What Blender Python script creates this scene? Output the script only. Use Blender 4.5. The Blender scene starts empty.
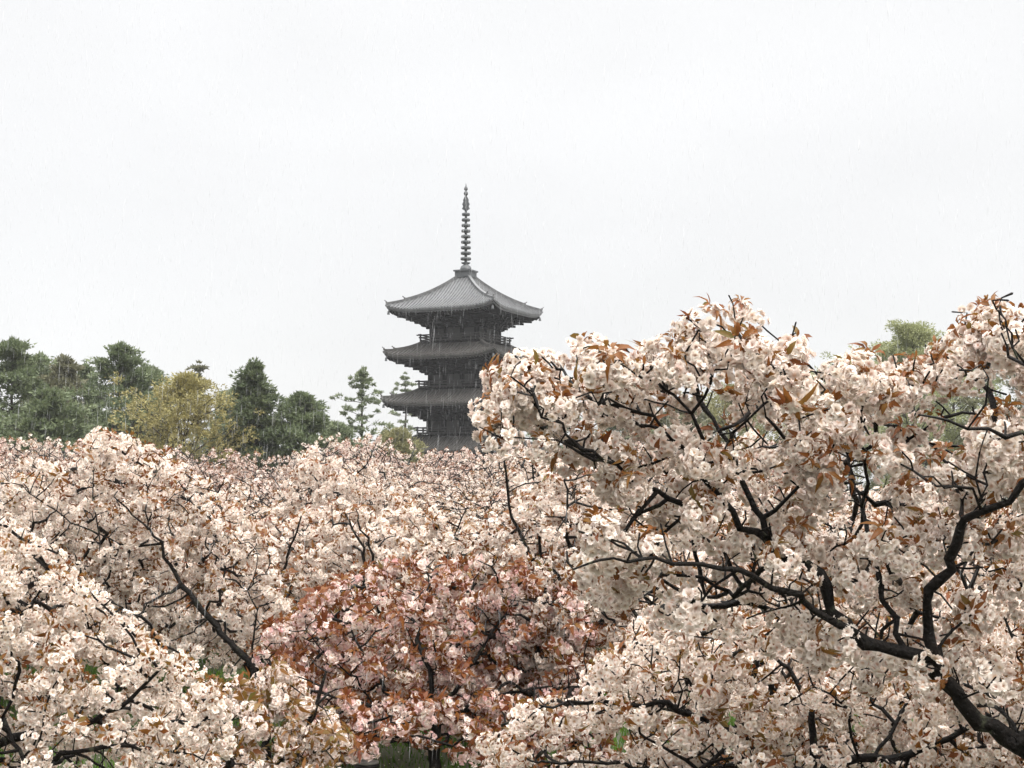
import bpy, math, random
import numpy as np
from mathutils import Matrix, Vector, Quaternion

# ------------------------------------------------------------------ camera, sky, sun, exposure
SC = bpy.context.scene
COL = SC.collection
FPX = 1422.0            # focal length in pixels of a 1024 px wide frame (50 mm)
HOR = 478.0             # picture row of the horizon
CAMH = 2.9
PITCH = math.atan((HOR - 384.0) / FPX)

cam = bpy.data.cameras.new('camera')
cam.sensor_width = 36.0
cam.lens = 36.0 * FPX / 1024.0
cam.clip_start = 0.05
cam.clip_end = 3000.0
cam_ob = bpy.data.objects.new('camera', cam)
COL.objects.link(cam_ob)
cam_ob.location = (0, 0, CAMH)
cam_ob.rotation_euler = (math.radians(90) + PITCH, 0, 0)
SC.camera = cam_ob

SUN_EL, SUN_AZ = math.radians(47), math.radians(142)
world = bpy.data.worlds.new('World')
SC.world = world
world.use_nodes = True
wt = world.node_tree
wt.nodes.clear()
w_out = wt.nodes.new('ShaderNodeOutputWorld')
w_sky = wt.nodes.new('ShaderNodeTexSky')
w_sky.sky_type = 'NISHITA'
w_sky.sun_disc = False
w_sky.sun_elevation = SUN_EL
w_sky.sun_rotation = SUN_AZ
w_b1 = wt.nodes.new('ShaderNodeBackground')
w_b1.inputs['Strength'].default_value = 0.1
wt.links.new(w_sky.outputs[0], w_b1.inputs[0])
# overcast deck: a little brighter overhead than at the horizon, faintly mottled
w_tc = wt.nodes.new('ShaderNodeTexCoord')
w_sep = wt.nodes.new('ShaderNodeSeparateXYZ')
wt.links.new(w_tc.outputs['Generated'], w_sep.inputs[0])
w_ramp = wt.nodes.new('ShaderNodeValToRGB')
cr = w_ramp.color_ramp
cr.interpolation = 'EASE'
cr.elements[0].position = 0.0
cr.elements[0].color = (0.513, 0.513, 0.514, 1)
cr.elements[1].position = 1.0
cr.elements[1].color = (2.9, 2.9, 2.88, 1)
e = cr.elements.new(0.36)
e.color = (0.562, 0.562, 0.563, 1)
wt.links.new(w_sep.outputs['Z'], w_ramp.inputs[0])
w_map = wt.nodes.new('ShaderNodeMapping')
w_map.inputs['Scale'].default_value = (1.2, 1.2, 3.0)
wt.links.new(w_tc.outputs['Generated'], w_map.inputs[0])
w_noise = wt.nodes.new('ShaderNodeTexNoise')
w_noise.inputs['Scale'].default_value = 2.2
w_noise.inputs['Detail'].default_value = 3
wt.links.new(w_map.outputs[0], w_noise.inputs['Vector'])
w_mr = wt.nodes.new('ShaderNodeMapRange')
w_mr.inputs['From Min'].default_value = 0.25
w_mr.inputs['From Max'].default_value = 0.75
w_mr.inputs['To Min'].default_value = 0.94
w_mr.inputs['To Max'].default_value = 1.05
wt.links.new(w_noise.outputs[0], w_mr.inputs[0])
w_b2 = wt.nodes.new('ShaderNodeBackground')
wt.links.new(w_ramp.outputs[0], w_b2.inputs['Color'])
wt.links.new(w_mr.outputs[0], w_b2.inputs['Strength'])
w_mix = wt.nodes.new('ShaderNodeMixShader')
w_mix.inputs[0].default_value = 0.96
wt.links.new(w_b1.outputs[0], w_mix.inputs[1])
wt.links.new(w_b2.outputs[0], w_mix.inputs[2])
wt.links.new(w_mix.outputs[0], w_out.inputs[0])

sun = bpy.data.lights.new('sun', 'SUN')
sun.energy = 1.5
sun.angle = math.radians(30)
sun.color = (1.0, 0.945, 0.865)
sun_ob = bpy.data.objects.new('sun', sun)
COL.objects.link(sun_ob)
_sd = Vector((math.sin(SUN_AZ) * math.cos(SUN_EL), math.cos(SUN_AZ) * math.cos(SUN_EL), math.sin(SUN_EL)))
sun_ob.rotation_euler = (-_sd).to_track_quat('-Z', 'Y').to_euler()
sun_ob.location = _sd * 60

vs = SC.view_settings
vs.view_transform = 'Standard'
vs.look = 'None'
vs.exposure = 0.82
vs.gamma = 1.0
vs.use_curve_mapping = False
SC.cycles.max_bounces = 10
SC.cycles.diffuse_bounces = 2
SC.cycles.transmission_bounces = 3
SC.cycles.transparent_max_bounces = 12
SC.cycles.use_denoising = True

RNG = np.random.default_rng(11)


def P(px, py, d):
    """World point seen at a picture position, d metres ahead."""
    u = (px - 512.0) / FPX
    v = (384.0 - py) / FPX
    cp, sp = math.cos(PITCH), math.sin(PITCH)
    X, Y, Z = u, cp - v * sp, sp + v * cp
    k = d / Y
    return np.array((X * k, d, CAMH + Z * k))


def pix(p):
    """Picture position of world points (n,3)."""
    p = np.asarray(p, float)
    cp, sp = math.cos(PITCH), math.sin(PITCH)
    y = p[..., 1]
    z = p[..., 2] - CAMH
    f = y * cp + z * sp
    up = -y * sp + z * cp
    return np.stack([512 + FPX * p[..., 0] / f, 384 - FPX * up / f, f], -1)


# ------------------------------------------------------------------ materials
def new_mat(name):
    m = bpy.data.materials.new(name)
    m.use_nodes = True
    t = m.node_tree
    b = t.nodes['Principled BSDF']
    return m, t, b


def N(t, kind, **kw):
    n = t.nodes.new(kind)
    for k, v in kw.items():
        n.inputs[k].default_value = v
    return n


def mixc(t, fac, a, b):
    n = t.nodes.new('ShaderNodeMix')
    n.data_type = 'RGBA'
    for s, v in ((n.inputs[0], fac), (n.inputs[6], a), (n.inputs[7], b)):
        if hasattr(v, 'links'):
            t.links.new(v, s)
        elif isinstance(v, (int, float)):
            s.default_value = v
        else:
            s.default_value = (*v, 1)
    return n.outputs[2]


def ramp(t, src, stops):
    n = t.nodes.new('ShaderNodeValToRGB')
    r = n.color_ramp
    r.elements[0].position, r.elements[0].color = stops[0][0], (*stops[0][1], 1)
    r.elements[1].position, r.elements[1].color = stops[-1][0], (*stops[-1][1], 1)
    for p, c in stops[1:-1]:
        el = r.elements.new(p)
        el.color = (*c, 1)
    t.links.new(src, n.inputs[0])
    return n.outputs[0]


def noise(t, scale, detail=3.0, rough=0.55, coord='Object'):
    tc = t.nodes.new('ShaderNodeTexCoord')
    n = N(t, 'ShaderNodeTexNoise', Scale=scale, Detail=detail, Roughness=rough)
    t.links.new(tc.outputs[coord], n.inputs['Vector'])
    return n.outputs[0]


def thin_mat(name, colour_fn, trans, rough, spec=0.5, through=None):
    """Leaf or petal: reflecting plus translucent."""
    m, t, b = new_mat(name)
    c = colour_fn(t)
    t.links.new(c, b.inputs['Base Color'])
    b.inputs['Roughness'].default_value = rough
    b.inputs['Specular IOR Level'].default_value = spec
    tr = t.nodes.new('ShaderNodeBsdfTranslucent')
    if through:
        mu = t.nodes.new('ShaderNodeMix')
        mu.data_type = 'RGBA'
        mu.blend_type = 'MULTIPLY'
        mu.inputs[0].default_value = 1.0
        mu.inputs[7].default_value = (*through, 1)
        t.links.new(c, mu.inputs[6])
        t.links.new(mu.outputs[2], tr.inputs['Color'])
    else:
        t.links.new(c, tr.inputs['Color'])
    mx = t.nodes.new('ShaderNodeMixShader')
    mx.inputs[0].default_value = trans
    t.links.new(b.outputs[0], mx.inputs[1])
    t.links.new(tr.outputs[0], mx.inputs[2])
    out = t.nodes['Material Output']
    t.links.new(mx.outputs[0], out.inputs['Surface'])
    return m


def col_attr(t):
    a = t.nodes.new('ShaderNodeAttribute')
    a.attribute_name = 'pigment'
    s = t.nodes.new('ShaderNodeSeparateColor')
    t.links.new(a.outputs['Color'], s.inputs[0])
    return s.outputs          # rad along petal, tint, random


def petal_colour(t):
    r, tint, rnd = col_attr(t)
    body = ramp(t, tint, [(0.0, (0.91, 0.852, 0.782)), (0.35, (0.89, 0.775, 0.725)), (0.7, (0.80, 0.545, 0.545)), (1.0, (0.70, 0.34, 0.38))])
    throat = mixc(t, rnd, (0.66, 0.36, 0.27), (0.70, 0.52, 0.32))
    f = ramp(t, r, [(0.0, (1, 1, 1)), (0.2, (0.75, 0.75, 0.75)), (0.45, (0.12, 0.12, 0.12)), (0.85, (0, 0, 0))])
    return mixc(t, f, body, throat)


def leaf_colour(t):
    r, tint, rnd = col_attr(t)
    c = ramp(t, tint, [(0.0, (0.155, 0.040, 0.016)), (0.4, (0.22, 0.080, 0.019)), (0.7, (0.21, 0.108, 0.024)), (1.0, (0.13, 0.11, 0.027))])
    return mixc(t, r, c, (0.26, 0.11, 0.035))


M_PETAL = thin_mat('cherry_petal', petal_colour, 0.29, 0.6, 0.2, (1.0, 0.925, 0.87))
M_LEAF = thin_mat('young_cherry_leaf', leaf_colour, 0.4, 0.45, 0.3)


def bark_mat(name, dark, light, lichen, amount, scale):
    m, t, b = new_mat(name)
    n1 = noise(t, scale, 5)
    base = ramp(t, n1, [(0.35, dark), (0.7, light)])
    n2 = noise(t, scale * 0.22, 4, 0.65)
    f = ramp(t, n2, [(amount, (0, 0, 0)), (amount + 0.1, (1, 1, 1))])
    t.links.new(mixc(t, f, base, lichen), b.inputs['Base Color'])
    b.inputs['Roughness'].default_value = 0.55
    b.inputs['Specular IOR Level'].default_value = 0.16
    bp = N(t, 'ShaderNodeBump', Strength=1.0, Distance=0.015)
    t.links.new(n1, bp.inputs['Height'])
    t.links.new(bp.outputs[0], b.inputs['Normal'])
    return m


M_BARK = bark_mat('wet_cherry_bark', (0.003, 0.0024, 0.0021), (0.011, 0.0085, 0.007), (0.06, 0.066, 0.04), 0.60, 55)
M_FBARK = bark_mat('grey_brown_bark', (0.03, 0.024, 0.02), (0.075, 0.06, 0.05), (0.09, 0.10, 0.07), 0.66, 6)


def needle_mat(name, a, b_, c):
    def fn(t):
        r, tint, rnd = col_attr(t)
        return ramp(t, rnd, [(0.0, a), (0.5, b_), (1.0, c)])
    return thin_mat(name, fn, 0.25, 0.55, 0.3)


# ------------------------------------------------------------------ mesh helpers
def mesh_np(name, V, F, mat, col=None, smooth=False):
    """Triangle or quad mesh from arrays."""
    V = np.ascontiguousarray(V, np.float32)
    F = np.ascontiguousarray(F, np.int32)
    k = F.shape[1]
    me = bpy.data.meshes.new(name)
    me.vertices.add(len(V))
    me.vertices.foreach_set('co', V.ravel())
    me.loops.add(F.size)
    me.loops.foreach_set('vertex_index', F.ravel())
    me.polygons.add(len(F))
    me.polygons.foreach_set('loop_start', np.arange(0, F.size, k, dtype=np.int32))
    if smooth:
        me.polygons.foreach_set('use_smooth', np.ones(len(F), bool))
    if col is not None:
        a = me.attributes.new('pigment', 'FLOAT_COLOR', 'POINT')
        c = np.ones((len(V), 4), np.float32)
        c[:, :3] = col
        a.data.foreach_set('color', c.ravel())
    me.update(calc_edges=True)
    me.materials.append(mat)
    return me


def obj(name, me, parent=None):
    o = bpy.data.objects.new(name, me)
    COL.objects.link(o)
    o.parent = parent
    return o


def tag(o, label=None, cat=None, group=None, kind=None):
    for k, v in (('label', label), ('category', cat), ('group', group), ('kind', kind)):
        if v:
            o[k] = v
    return o


def thing(name, label, cat, loc, rz=0.0, group=None):
    o = bpy.data.objects.new(name, None)
    o.empty_display_size = 0.2
    COL.objects.link(o)
    o.location = [float(v) for v in loc]
    o.rotation_euler = (0, 0, rz)
    return tag(o, label, cat, group)


class Acc:
    """Collects quads and triangles for one mesh object."""

    def __init__(s):
        s.v, s.f, s.n = [], [], 0

    def add(s, V, F):
        V = np.asarray(V, float)
        s.v.append(V)
        for f in F:
            s.f.append([i + s.n for i in f])
        s.n += len(V)

    def box(s, c, size, rz=0.0, taper=1.0):
        hx, hy, hz = np.asarray(size, float) / 2
        V = np.array([(x * hx * (taper if z > 0 else 1), y * hy * (taper if z > 0 else 1), z * hz) for z in (-1, 1) for x, y in ((-1, -1), (1, -1), (1, 1), (-1, 1))])
        if rz:
            ca, sa = math.cos(rz), math.sin(rz)
            V = np.stack([V[:, 0] * ca - V[:, 1] * sa, V[:, 0] * sa + V[:, 1] * ca, V[:, 2]], 1)
        s.add(V + np.asarray(c, float), [(3, 2, 1, 0), (4, 5, 6, 7), (0, 1, 5, 4), (1, 2, 6, 5), (2, 3, 7, 6), (3, 0, 4, 7)])

    def bar(s, a, b, w, h):
        """Rectangular bar from a to b."""
        a, b = np.asarray(a, float), np.asarray(b, float)
        d = (b - a) / np.linalg.norm(b - a)
        side = np.cross(d, (0, 0, 1.0))
        if np.linalg.norm(side) < 1e-4:
            side = np.array((1.0, 0, 0))
        side /= np.linalg.norm(side)
        up = np.cross(side, d)
        V = [p + side * sx * w / 2 + up * sz * h / 2 for p in (a, b) for sx, sz in ((-1, -1), (1, -1), (1, 1), (-1, 1))]
        s.add(V, [(3, 2, 1, 0), (4, 5, 6, 7), (0, 1, 5, 4), (1, 2, 6, 5), (2, 3, 7, 6), (3, 0, 4, 7)])

    def lathe(s, prof, c=(0, 0, 0), n=16):
        V, F = [], []
        for r, z in prof:
            for i in range(n):
                a = 2 * math.pi * i / n
                V.append((r * math.cos(a), r * math.sin(a), z))
        for j in range(len(prof) - 1):
            for i in range(n):
                k = (i + 1) % n
                F.append((j * n + i, j * n + k, (j + 1) * n + k, (j + 1) * n + i))
        F.append(tuple(range(n))[::-1])
        F.append(tuple((len(prof) - 1) * n + i for i in range(n)))
        s.add(np.array(V) + np.asarray(c, float), F)

    def mesh(s, name, mat, smooth=False):
        me = bpy.data.meshes.new(name)
        me.from_pydata(np.concatenate(s.v).tolist(), [], s.f)
        if smooth:
            me.polygons.foreach_set('use_smooth', np.ones(len(me.polygons), bool))
        me.update()
        me.materials.append(mat)
        return me


# ------------------------------------------------------------------ ground, grass, air
def ground_z(x, y):
    s = np.clip((np.asarray(y, float) - 85) / 45, 0, 1)
    return -3.2 * s * s * (3 - 2 * s)


def build_ground():
    ys = np.concatenate([np.linspace(-480, -10, 8), np.linspace(0, 84, 60), np.linspace(86, 132, 20), np.linspace(150, 480, 8)])
    xs = np.concatenate([np.linspace(-480, -40, 8), np.linspace(-36, 36, 60), np.linspace(40, 480, 8)])
    X, Y = np.meshgrid(xs, ys)
    Z = ground_z(X, Y) + 0.03 * np.sin(X * 1.3 + Y * 0.4) * np.cos(Y * 0.9 - X * 0.3)
    V = np.stack([X, Y, Z], -1).reshape(-1, 3)
    w = len(xs)
    i = np.arange((len(ys) - 1) * w).reshape(-1, w)[:, :-1].ravel()
    F = np.stack([i, i + 1, i + w + 1, i + w], 1)
    m, t, b = new_mat('damp_lawn_soil')
    n1 = noise(t, 0.9, 6)
    n2 = noise(t, 22, 4)
    c = ramp(t, n1, [(0.3, (0.05, 0.040, 0.030)), (0.5, (0.052, 0.052, 0.026)), (0.7, (0.05, 0.068, 0.022))])
    t.links.new(mixc(t, ramp(t, n2, [(0.4, (0, 0, 0)), (0.7, (0.6, 0.6, 0.6))]), c, (0.06, 0.05, 0.036)), b.inputs['Base Color'])
    b.inputs['Roughness'].default_value = 0.8
    bp = N(t, 'ShaderNodeBump', Strength=0.6, Distance=0.05)
    t.links.new(n2, bp.inputs['Height'])
    t.links.new(bp.outputs[0], b.inputs['Normal'])
    tag(obj('ground', mesh_np('ground', V, F, m, smooth=True)), kind='structure', label='damp green lawn under the cherry trees')
    # grass where the lawn shows between the trunks
    n = 110000
    y = RNG.uniform(7.5, 24, n)
    x = RNG.uniform(-0.40, 0.42, n) * y
    keep = RNG.random(n) < 0.35 + 0.65 * (np.sin(x * 2.1 + 1) * np.cos(y * 1.7) > -0.3)
    x, y = x[keep], y[keep]
    n = len(x)
    a = RNG.uniform(0, 2 * np.pi, n)
    h = RNG.uniform(0.05, 0.13, n)
    lx, ly = RNG.normal(0, 0.03, (2, n))
    z = 0.03 * np.sin(x * 1.3 + y * 0.4) * np.cos(y * 0.9 - x * 0.3)
    B = np.stack([x, y, z], 1)
    sd = np.stack([np.cos(a), np.sin(a), 0 * a], 1) * 0.009
    V = np.stack([B - sd, B + sd, B + np.stack([lx, ly, h], 1)], 1).reshape(-1, 3)
    colr = np.repeat(RNG.random((n, 3)), 3, 0)
    gm = needle_mat('grass_blade', (0.045, 0.11, 0.010), (0.075, 0.165, 0.016), (0.13, 0.22, 0.026))
    tag(obj('grass', mesh_np('grass', V, np.arange(3 * n).reshape(-1, 3), gm, colr)), kind='stuff', label='short bright green grass under the cherry trees')


build_ground()


def fallen_petals():
    n = 5000
    y = RNG.uniform(7.5, 20, n)
    x = RNG.uniform(-0.4, 0.42, n) * y
    z = 0.03 * np.sin(x * 1.3 + y * 0.4) * np.cos(y * 0.9 - x * 0.3) + RNG.uniform(0.01, 0.09, n)
    c = np.stack([x, y, z], 1)
    M = frames(RNG.normal(0, 0.4, (n, 3)) + np.array((0, 0, 1.0)), RNG.uniform(0, 6.28, n))
    q = np.array([(-0.009, 0, 0), (0, -0.006, 0.001), (0.009, 0, 0), (0, 0.007, 0.001)])
    V = (np.einsum('nij,kj->nki', M, q) + c[:, None]).reshape(-1, 3)
    col = np.tile(np.array((0.9, 0.15, 0.5)), (4 * n, 1))
    tag(obj('fallen_petals', mesh_np('fallen_petals', V, np.arange(4 * n).reshape(-1, 4), M_PETAL, col)), kind='stuff', label='pale fallen petals lying in the grass')


def build_haze():
    a = Acc()
    a.box((0, 0, 15.3), (980, 980, 39.4))
    m = bpy.data.materials.new('rain_haze')
    m.use_nodes = True
    t = m.node_tree
    t.nodes.clear()
    o = t.nodes.new('ShaderNodeOutputMaterial')
    v = t.nodes.new('ShaderNodeVolumePrincipled')
    v.inputs['Color'].default_value = (0.95, 0.96, 0.98, 1)
    v.inputs['Density'].default_value = HAZE
    v.inputs['Density Attribute'].default_value = ''
    t.links.new(v.outputs[0], o.inputs['Volume'])
    tag(obj('haze', a.mesh('haze', m)), kind='stuff', label='thin rain haze over the whole garden')


HAZE = 0.00027
build_haze()

# ------------------------------------------------------------------ pagoda

def plain(name, ca, cb, rough, scale, spec=0.5, bump=0.3):
    m, t, b = new_mat(name)
    n1 = noise(t, scale, 5, 0.6)
    t.links.new(ramp(t, n1, [(0.3, ca), (0.7, cb)]), b.inputs['Base Color'])
    b.inputs['Roughness'].default_value = rough
    b.inputs['Specular IOR Level'].default_value = spec
    bp = N(t, 'ShaderNodeBump', Strength=bump, Distance=0.02)
    t.links.new(n1, bp.inputs['Height'])
    t.links.new(bp.outputs[0], b.inputs['Normal'])
    return m


M_TILE = plain('wet_roof_tile', (0.058, 0.060, 0.063), (0.125, 0.127, 0.13), 0.42, 2.5)
M_TILE2 = plain('eave_dimmed_roof_tile', (0.032, 0.030, 0.028), (0.064, 0.059, 0.054), 0.6, 2.0)  # lower roofs: lack of sky reflection under the eaves put into the colour
M_WOOD = plain('old_dark_timber', (0.004, 0.0032, 0.003), (0.011, 0.0085, 0.0075), 0.85, 3.0, 0.1)
M_WOOD2 = plain('weathered_railing_timber', (0.012, 0.010, 0.009), (0.025, 0.021, 0.019), 0.7, 3.0)
M_BRONZE = plain('dull_bronze', (0.05, 0.055, 0.06), (0.09, 0.095, 0.10), 0.5, 4.0)


def roof_height(u, v, R, r_in, z_e, rise, up, power):
    """Tile surface over a square plan: u, v in metres."""
    m = max(abs(u), abs(v))
    n_ = min(abs(u), abs(v))
    s = (R - m) / (R - r_in)
    z = z_e + rise * (0.62 * s + 0.38 * s ** power)
    c = (n_ / max(m, 1e-6)) ** 5
    return z + up * c * max(0.0, 1 - s) ** 1.6


def build_pagoda():
    D = 147.0
    base = P(465.5, 400, D)
    root = thing('pagoda', 'tall dark five-storey timber pagoda with grey tiled roofs and a ringed spire', 'pagoda',
                 (base[0], D, -3.2), math.radians(-24.5))
    G = -3.2
    tips = [1.5 + 4.76 * k for k in range(5)]
    half = [6.75, 6.6, 6.45, 6.28, 6.12]
    body = [3.05, 2.95, 2.85, 2.75, 2.65]
    floor_z = []
    # stone platform
    a = Acc()
    a.box((0, 0, 0.35), (9.4, 9.4, 0.7))
    a.box((0, 0, 0.78), (8.6, 8.6, 0.16))
    obj('platform', a.mesh('platform', plain('platform_stone', (0.16, 0.155, 0.15), (0.26, 0.25, 0.24), 0.8, 1.5)), root)
    col_mesh, door_mesh, win_mesh, bell_mesh = {}, {}, {}, None
    ab = Acc()
    ab.lathe([(0.03, 0.0), (0.10, -0.1), (0.13, -0.34), (0.15, -0.40)], n=10)
    ab.box((0, 0, 0.08), (0.03, 0.03, 0.2))
    bell_mesh = ab.mesh('wind_bell', M_BRONZE, True)
    for k in range(5):
        R, b = half[k], body[k]
        z_e = tips[k] - 0.62 - G         # middle of the eave, above the pagoda's base
        last = k == 4
        z_floor = 0.86 if k == 0 else (tips[k - 1] - 0.62 - G) + 1.75
        z_wall_top = z_e - 1.25
        # ---- body
        a = Acc()
        zc = (z_floor + z_wall_top) / 2
        a.box((0, 0, zc), (2 * b, 2 * b, z_wall_top - z_floor + 1.2))
        w = obj('storey_wall', a.mesh('storey_wall', M_WOOD), root)
        a = Acc()
        a.lathe([(0.17, -(z_wall_top - z_floor) / 2), (0.17, (z_wall_top - z_floor) / 2)], n=10)
        cm = a.mesh('column', M_WOOD, True)
        a = Acc()
        hh = (z_wall_top - z_floor) * 0.72
        for sx in (-1, 1):
            a.box((sx * 0.36, 0, 0), (0.66, 0.08, hh))
            for zz in (-0.3, 0, 0.3):
                a.box((sx * 0.36, -0.055, zz * hh), (0.62, 0.03, 0.07))
        dm = a.mesh('door', M_WOOD2)
        a = Acc()
        a.box((0, 0.01, 0), (1.1, 0.05, hh * 0.62))
        for i in range(9):
            a.box((-0.48 + 0.12 * i, -0.04, 0), (0.05, 0.05, hh * 0.6))
        wm = a.mesh('window', M_WOOD2)
        for q in range(4):
            rot = q * math.pi / 2
            ca, sa = math.cos(rot), math.sin(rot)

            def put(name, me, x, y, z):
                o = obj(name, me, w)
                o.location = (x * ca - y * sa, x * sa + y * ca, z)
                o.rotation_euler = (0, 0, rot)
            for x in (-b, -b / 3, b / 3):
                put('column', cm, x, -b - 0.04, zc)
            put('door', dm, 0, -b - 0.045, z_floor + 0.1 + hh / 2)
            for x in (-b * 0.66, b * 0.66):
                put('window', wm, x, -b - 0.03, z_floor + 0.25 + hh / 2)
        # ---- balcony and railing over the roof below
        if k:
            a = Acc()
            hb = b + 0.92
            a.box((0, 0, z_floor - 0.16), (2 * hb, 2 * hb, 0.14))
            a.box((0, 0, z_floor - 0.40), (2 * hb - 0.5, 2 * hb - 0.5, 0.34))
            bal = obj('balcony', a.mesh('balcony', M_WOOD), root)
            a = Acc()
            hr = hb - 0.12
            for q in range(4):
                rot = q * math.pi / 2
                ca, sa = math.cos(rot), math.sin(rot)
                f = lambda x, y, z: (x * ca - y * sa, x * sa + y * ca, z)
                zo = 0.004 * (q % 2)
                for zz, ext, th in ((0.62, 0.45, 0.13), (0.36, 0.2, 0.13), (0.08, 0.0, 0.14)):
                    a.bar(f(-hr - ext, -hr, z_floor + zz + zo), f(hr + ext, -hr, z_floor + zz + zo), 0.09, th)
                n = 6
                for i in range(n):
                    x = -hr + 2 * hr * i / n
                    a.box(f(x, -hr, z_floor + 0.31), (0.14, 0.14, 0.66 if i else 0.85))
            obj('railing', a.mesh('railing', M_WOOD2), bal)
        # ---- brackets stepping out below the eave
        a = Acc()
        steps = [(b + 0.35, z_e - 1.42), (b + 0.95, z_e - 1.12), (b + 1.6, z_e - 0.82), (b + 2.25, z_e - 0.56)]
        for j, (hw, z) in enumerate(steps):
            for q in range(4):
                rot = q * math.pi / 2
                ca, sa = math.cos(rot), math.sin(rot)
                f = lambda x, y, z_: (x * ca - y * sa, x * sa + y * ca, z_)
                zz = z + 0.004 * (q % 2)
                a.bar(f(-hw - 0.2, -hw, zz), f(hw + 0.2, -hw, zz), 0.2, 0.2)
                for x in (-b, -b * 0.66, -b / 3, 0, b / 3, b * 0.66, b):
                    a.box(f(x, -hw, zz - 0.2), (0.34, 0.34, 0.2))
                    a.bar(f(x, -b, zz - 0.02), f(x, -hw - 0.25, zz - 0.02), 0.16, 0.17)
                a.bar(f(-b, -b, zz - 0.03), f(-hw - 0.3, -hw - 0.3, zz - 0.03), 0.18, 0.2)
        obj('bracket_tiers', a.mesh('bracket_tiers', M_WOOD), root)
        # ---- roof
        r_in = 0.55 if last else body[k + 1] + 0.55
        rise = (23.8 - G) - z_e if last else 1.62
        upt = 0.62
        pw = 2.3
        H = lambda u, v: roof_height(u, v, R, r_in, z_e, rise, upt, pw)
        a = Acc()
        ns, nt = 10, 28
        for q in range(4):
            rot = q * math.pi / 2
            ca, sa = math.cos(rot), math.sin(rot)
            V, F = [], []
            for i in range(ns + 1):
                m = R + (r_in - R) * i / ns
                for j in range(nt + 1):
                    x = -m + 2 * m * j / nt
                    z = H(x, m)
                    V.append((x * ca + m * sa, x * sa - m * ca, z))
            w_ = nt + 1
            for i in range(ns):
                for j in range(nt):
                    p = i * w_ + j
                    F.append((p, p + 1, p + w_ + 1, p + w_))
            a.add(V, F)
            # eave edge board and soffit
            V, F = [], []
            soff = [(R, 0.0), (R, -0.16), (R - 0.12, -0.2), (R - 0.12, -0.34), (b + 2.4, -0.42), (b + 0.3, -0.55)]
            for (m, dz) in soff:
                for j in range(nt + 1):
                    x = -m + 2 * m * j / nt
                    c = abs(x / m) ** 5
                    V.append((x * ca + m * sa, x * sa - m * ca, z_e + dz + upt * c * max(0, (m - b) / (R - b)) ** 1.6))
            for i in range(len(soff) - 1):
                for j in range(nt):
                    p = i * w_ + j
                    F.append((p + 1, p, p + w_, p + w_ + 1))
            a.add(V, F)
            # rows of round tiles running down the slope
            cnt = int(2 * R / 0.36)
            for c_ in range(cnt + 1):
                x = -R + 0.12 + (2 * R - 0.24) * c_ / cnt
                m1 = max(abs(x) + 0.05, r_in)
                if R - m1 < 0.3:
                    continue
                V, F = [], []
                seg = 7
                for i in range(seg + 1):
                    m = R + 0.05 + (m1 - R - 0.05) * i / seg
                    z = H(x, min(m, R))
                    for dx, dz in ((-0.085, -0.01), (-0.055, 0.10), (0.055, 0.10), (0.085, -0.01)):
                        V.append(((x + dx) * ca + m * sa, (x + dx) * sa - m * ca, z + dz))
                for i in range(seg):
                    for j in range(3):
                        p = i * 4 + j
                        F.append((p, p + 1, p + 5, p + 4))
                F.append((0, 1, 2, 3))
                a.add(V, F)
        roof = obj('roof', a.mesh('roof', M_TILE if last else M_TILE2), root)
        # rafters
        a = Acc()
        for q in range(4):
            rot = q * math.pi / 2
            ca, sa = math.cos(rot), math.sin(rot)
            f = lambda x, y, z_: (x * ca - y * sa, x * sa + y * ca, z_)
            nr = int(2 * R / 0.34)
            for i in range(nr + 1):
                x = -R + 0.25 + (2 * R - 0.5) * i / nr
                c = abs(x / R) ** 5
                m0 = max(b + 0.4, abs(x))
                if R - m0 < 0.35:
                    continue
                a.bar(f(x, -m0, z_e - 0.62 + upt * c * max(0, (m0 - b) / (R - b)) ** 1.6), f(x, -R + 0.16, z_e - 0.40 + upt * c), 0.11, 0.13)
        obj('rafters', a.mesh('rafters', M_WOOD), root)
        # hip ridges with end tiles, bells at the corners
        for q in range(4):
            rot = q * math.pi / 2 + math.pi / 4
            ca, sa = math.cos(rot), math.sin(rot)
            a = Acc()
            pts = []
            for i in range(13):
                m = r_in + (R * 0.985 - r_in) * i / 12
                pts.append((m * ca * math.sqrt(2), m * sa * math.sqrt(2), H(m, m) + 0.1))
            for i in range(12):
                t_ = 0.30 if i < 9 else 0.2
                hgt = 0.34 if i < 9 else 0.2
                p0, p1 = np.array(pts[i]), np.array(pts[i + 1])
                a.bar(p0 - (p1 - p0) * 0.03, p1, t_, hgt)
            hip = obj('hip_ridge', a.mesh('hip_ridge', M_TILE if last else M_TILE2), roof)
            for idx, s in ((9, 0.6), (12, 0.5)):
                a = Acc()
                p = np.array(pts[idx])
                a.box(p + (0, 0, 0.2 * s), (0.34 * s, 0.34 * s, 0.5 * s), rot, 0.6)
                a.bar(p + (0, 0, 0.3 * s), p + (ca * 0.4 * s, sa * 0.4 * s, 0.62 * s), 0.14 * s, 0.14 * s)
                obj('ridge_end_tile', a.mesh('ridge_end_tile', M_TILE if last else M_TILE2), roof)
            bl = obj('wind_bell', bell_mesh, roof)
            m = R - 0.25
            bl.location = (m * ca * math.sqrt(2), m * sa * math.sqrt(2), z_e + upt - 0.62)
    # ---- spire
    z0 = 23.7 - G
    a = Acc()
    a.box((0, 0, z0 + 0.30), (1.7, 1.7, 0.6))
    a.box((0, 0, z0 + 0.68), (1.95, 1.95, 0.15))
    sp = obj('spire', a.mesh('spire', M_BRONZE), root)
    a = Acc()
    a.lathe([(0.62, z0 + 0.757), (0.62, z0 + 0.9), (0.5, z0 + 1.2), (0.22, z0 + 1.38), (0.45, z0 + 1.5), (0.5, z0 + 1.58), (0.16, z0 + 1.66)], n=20)
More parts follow.
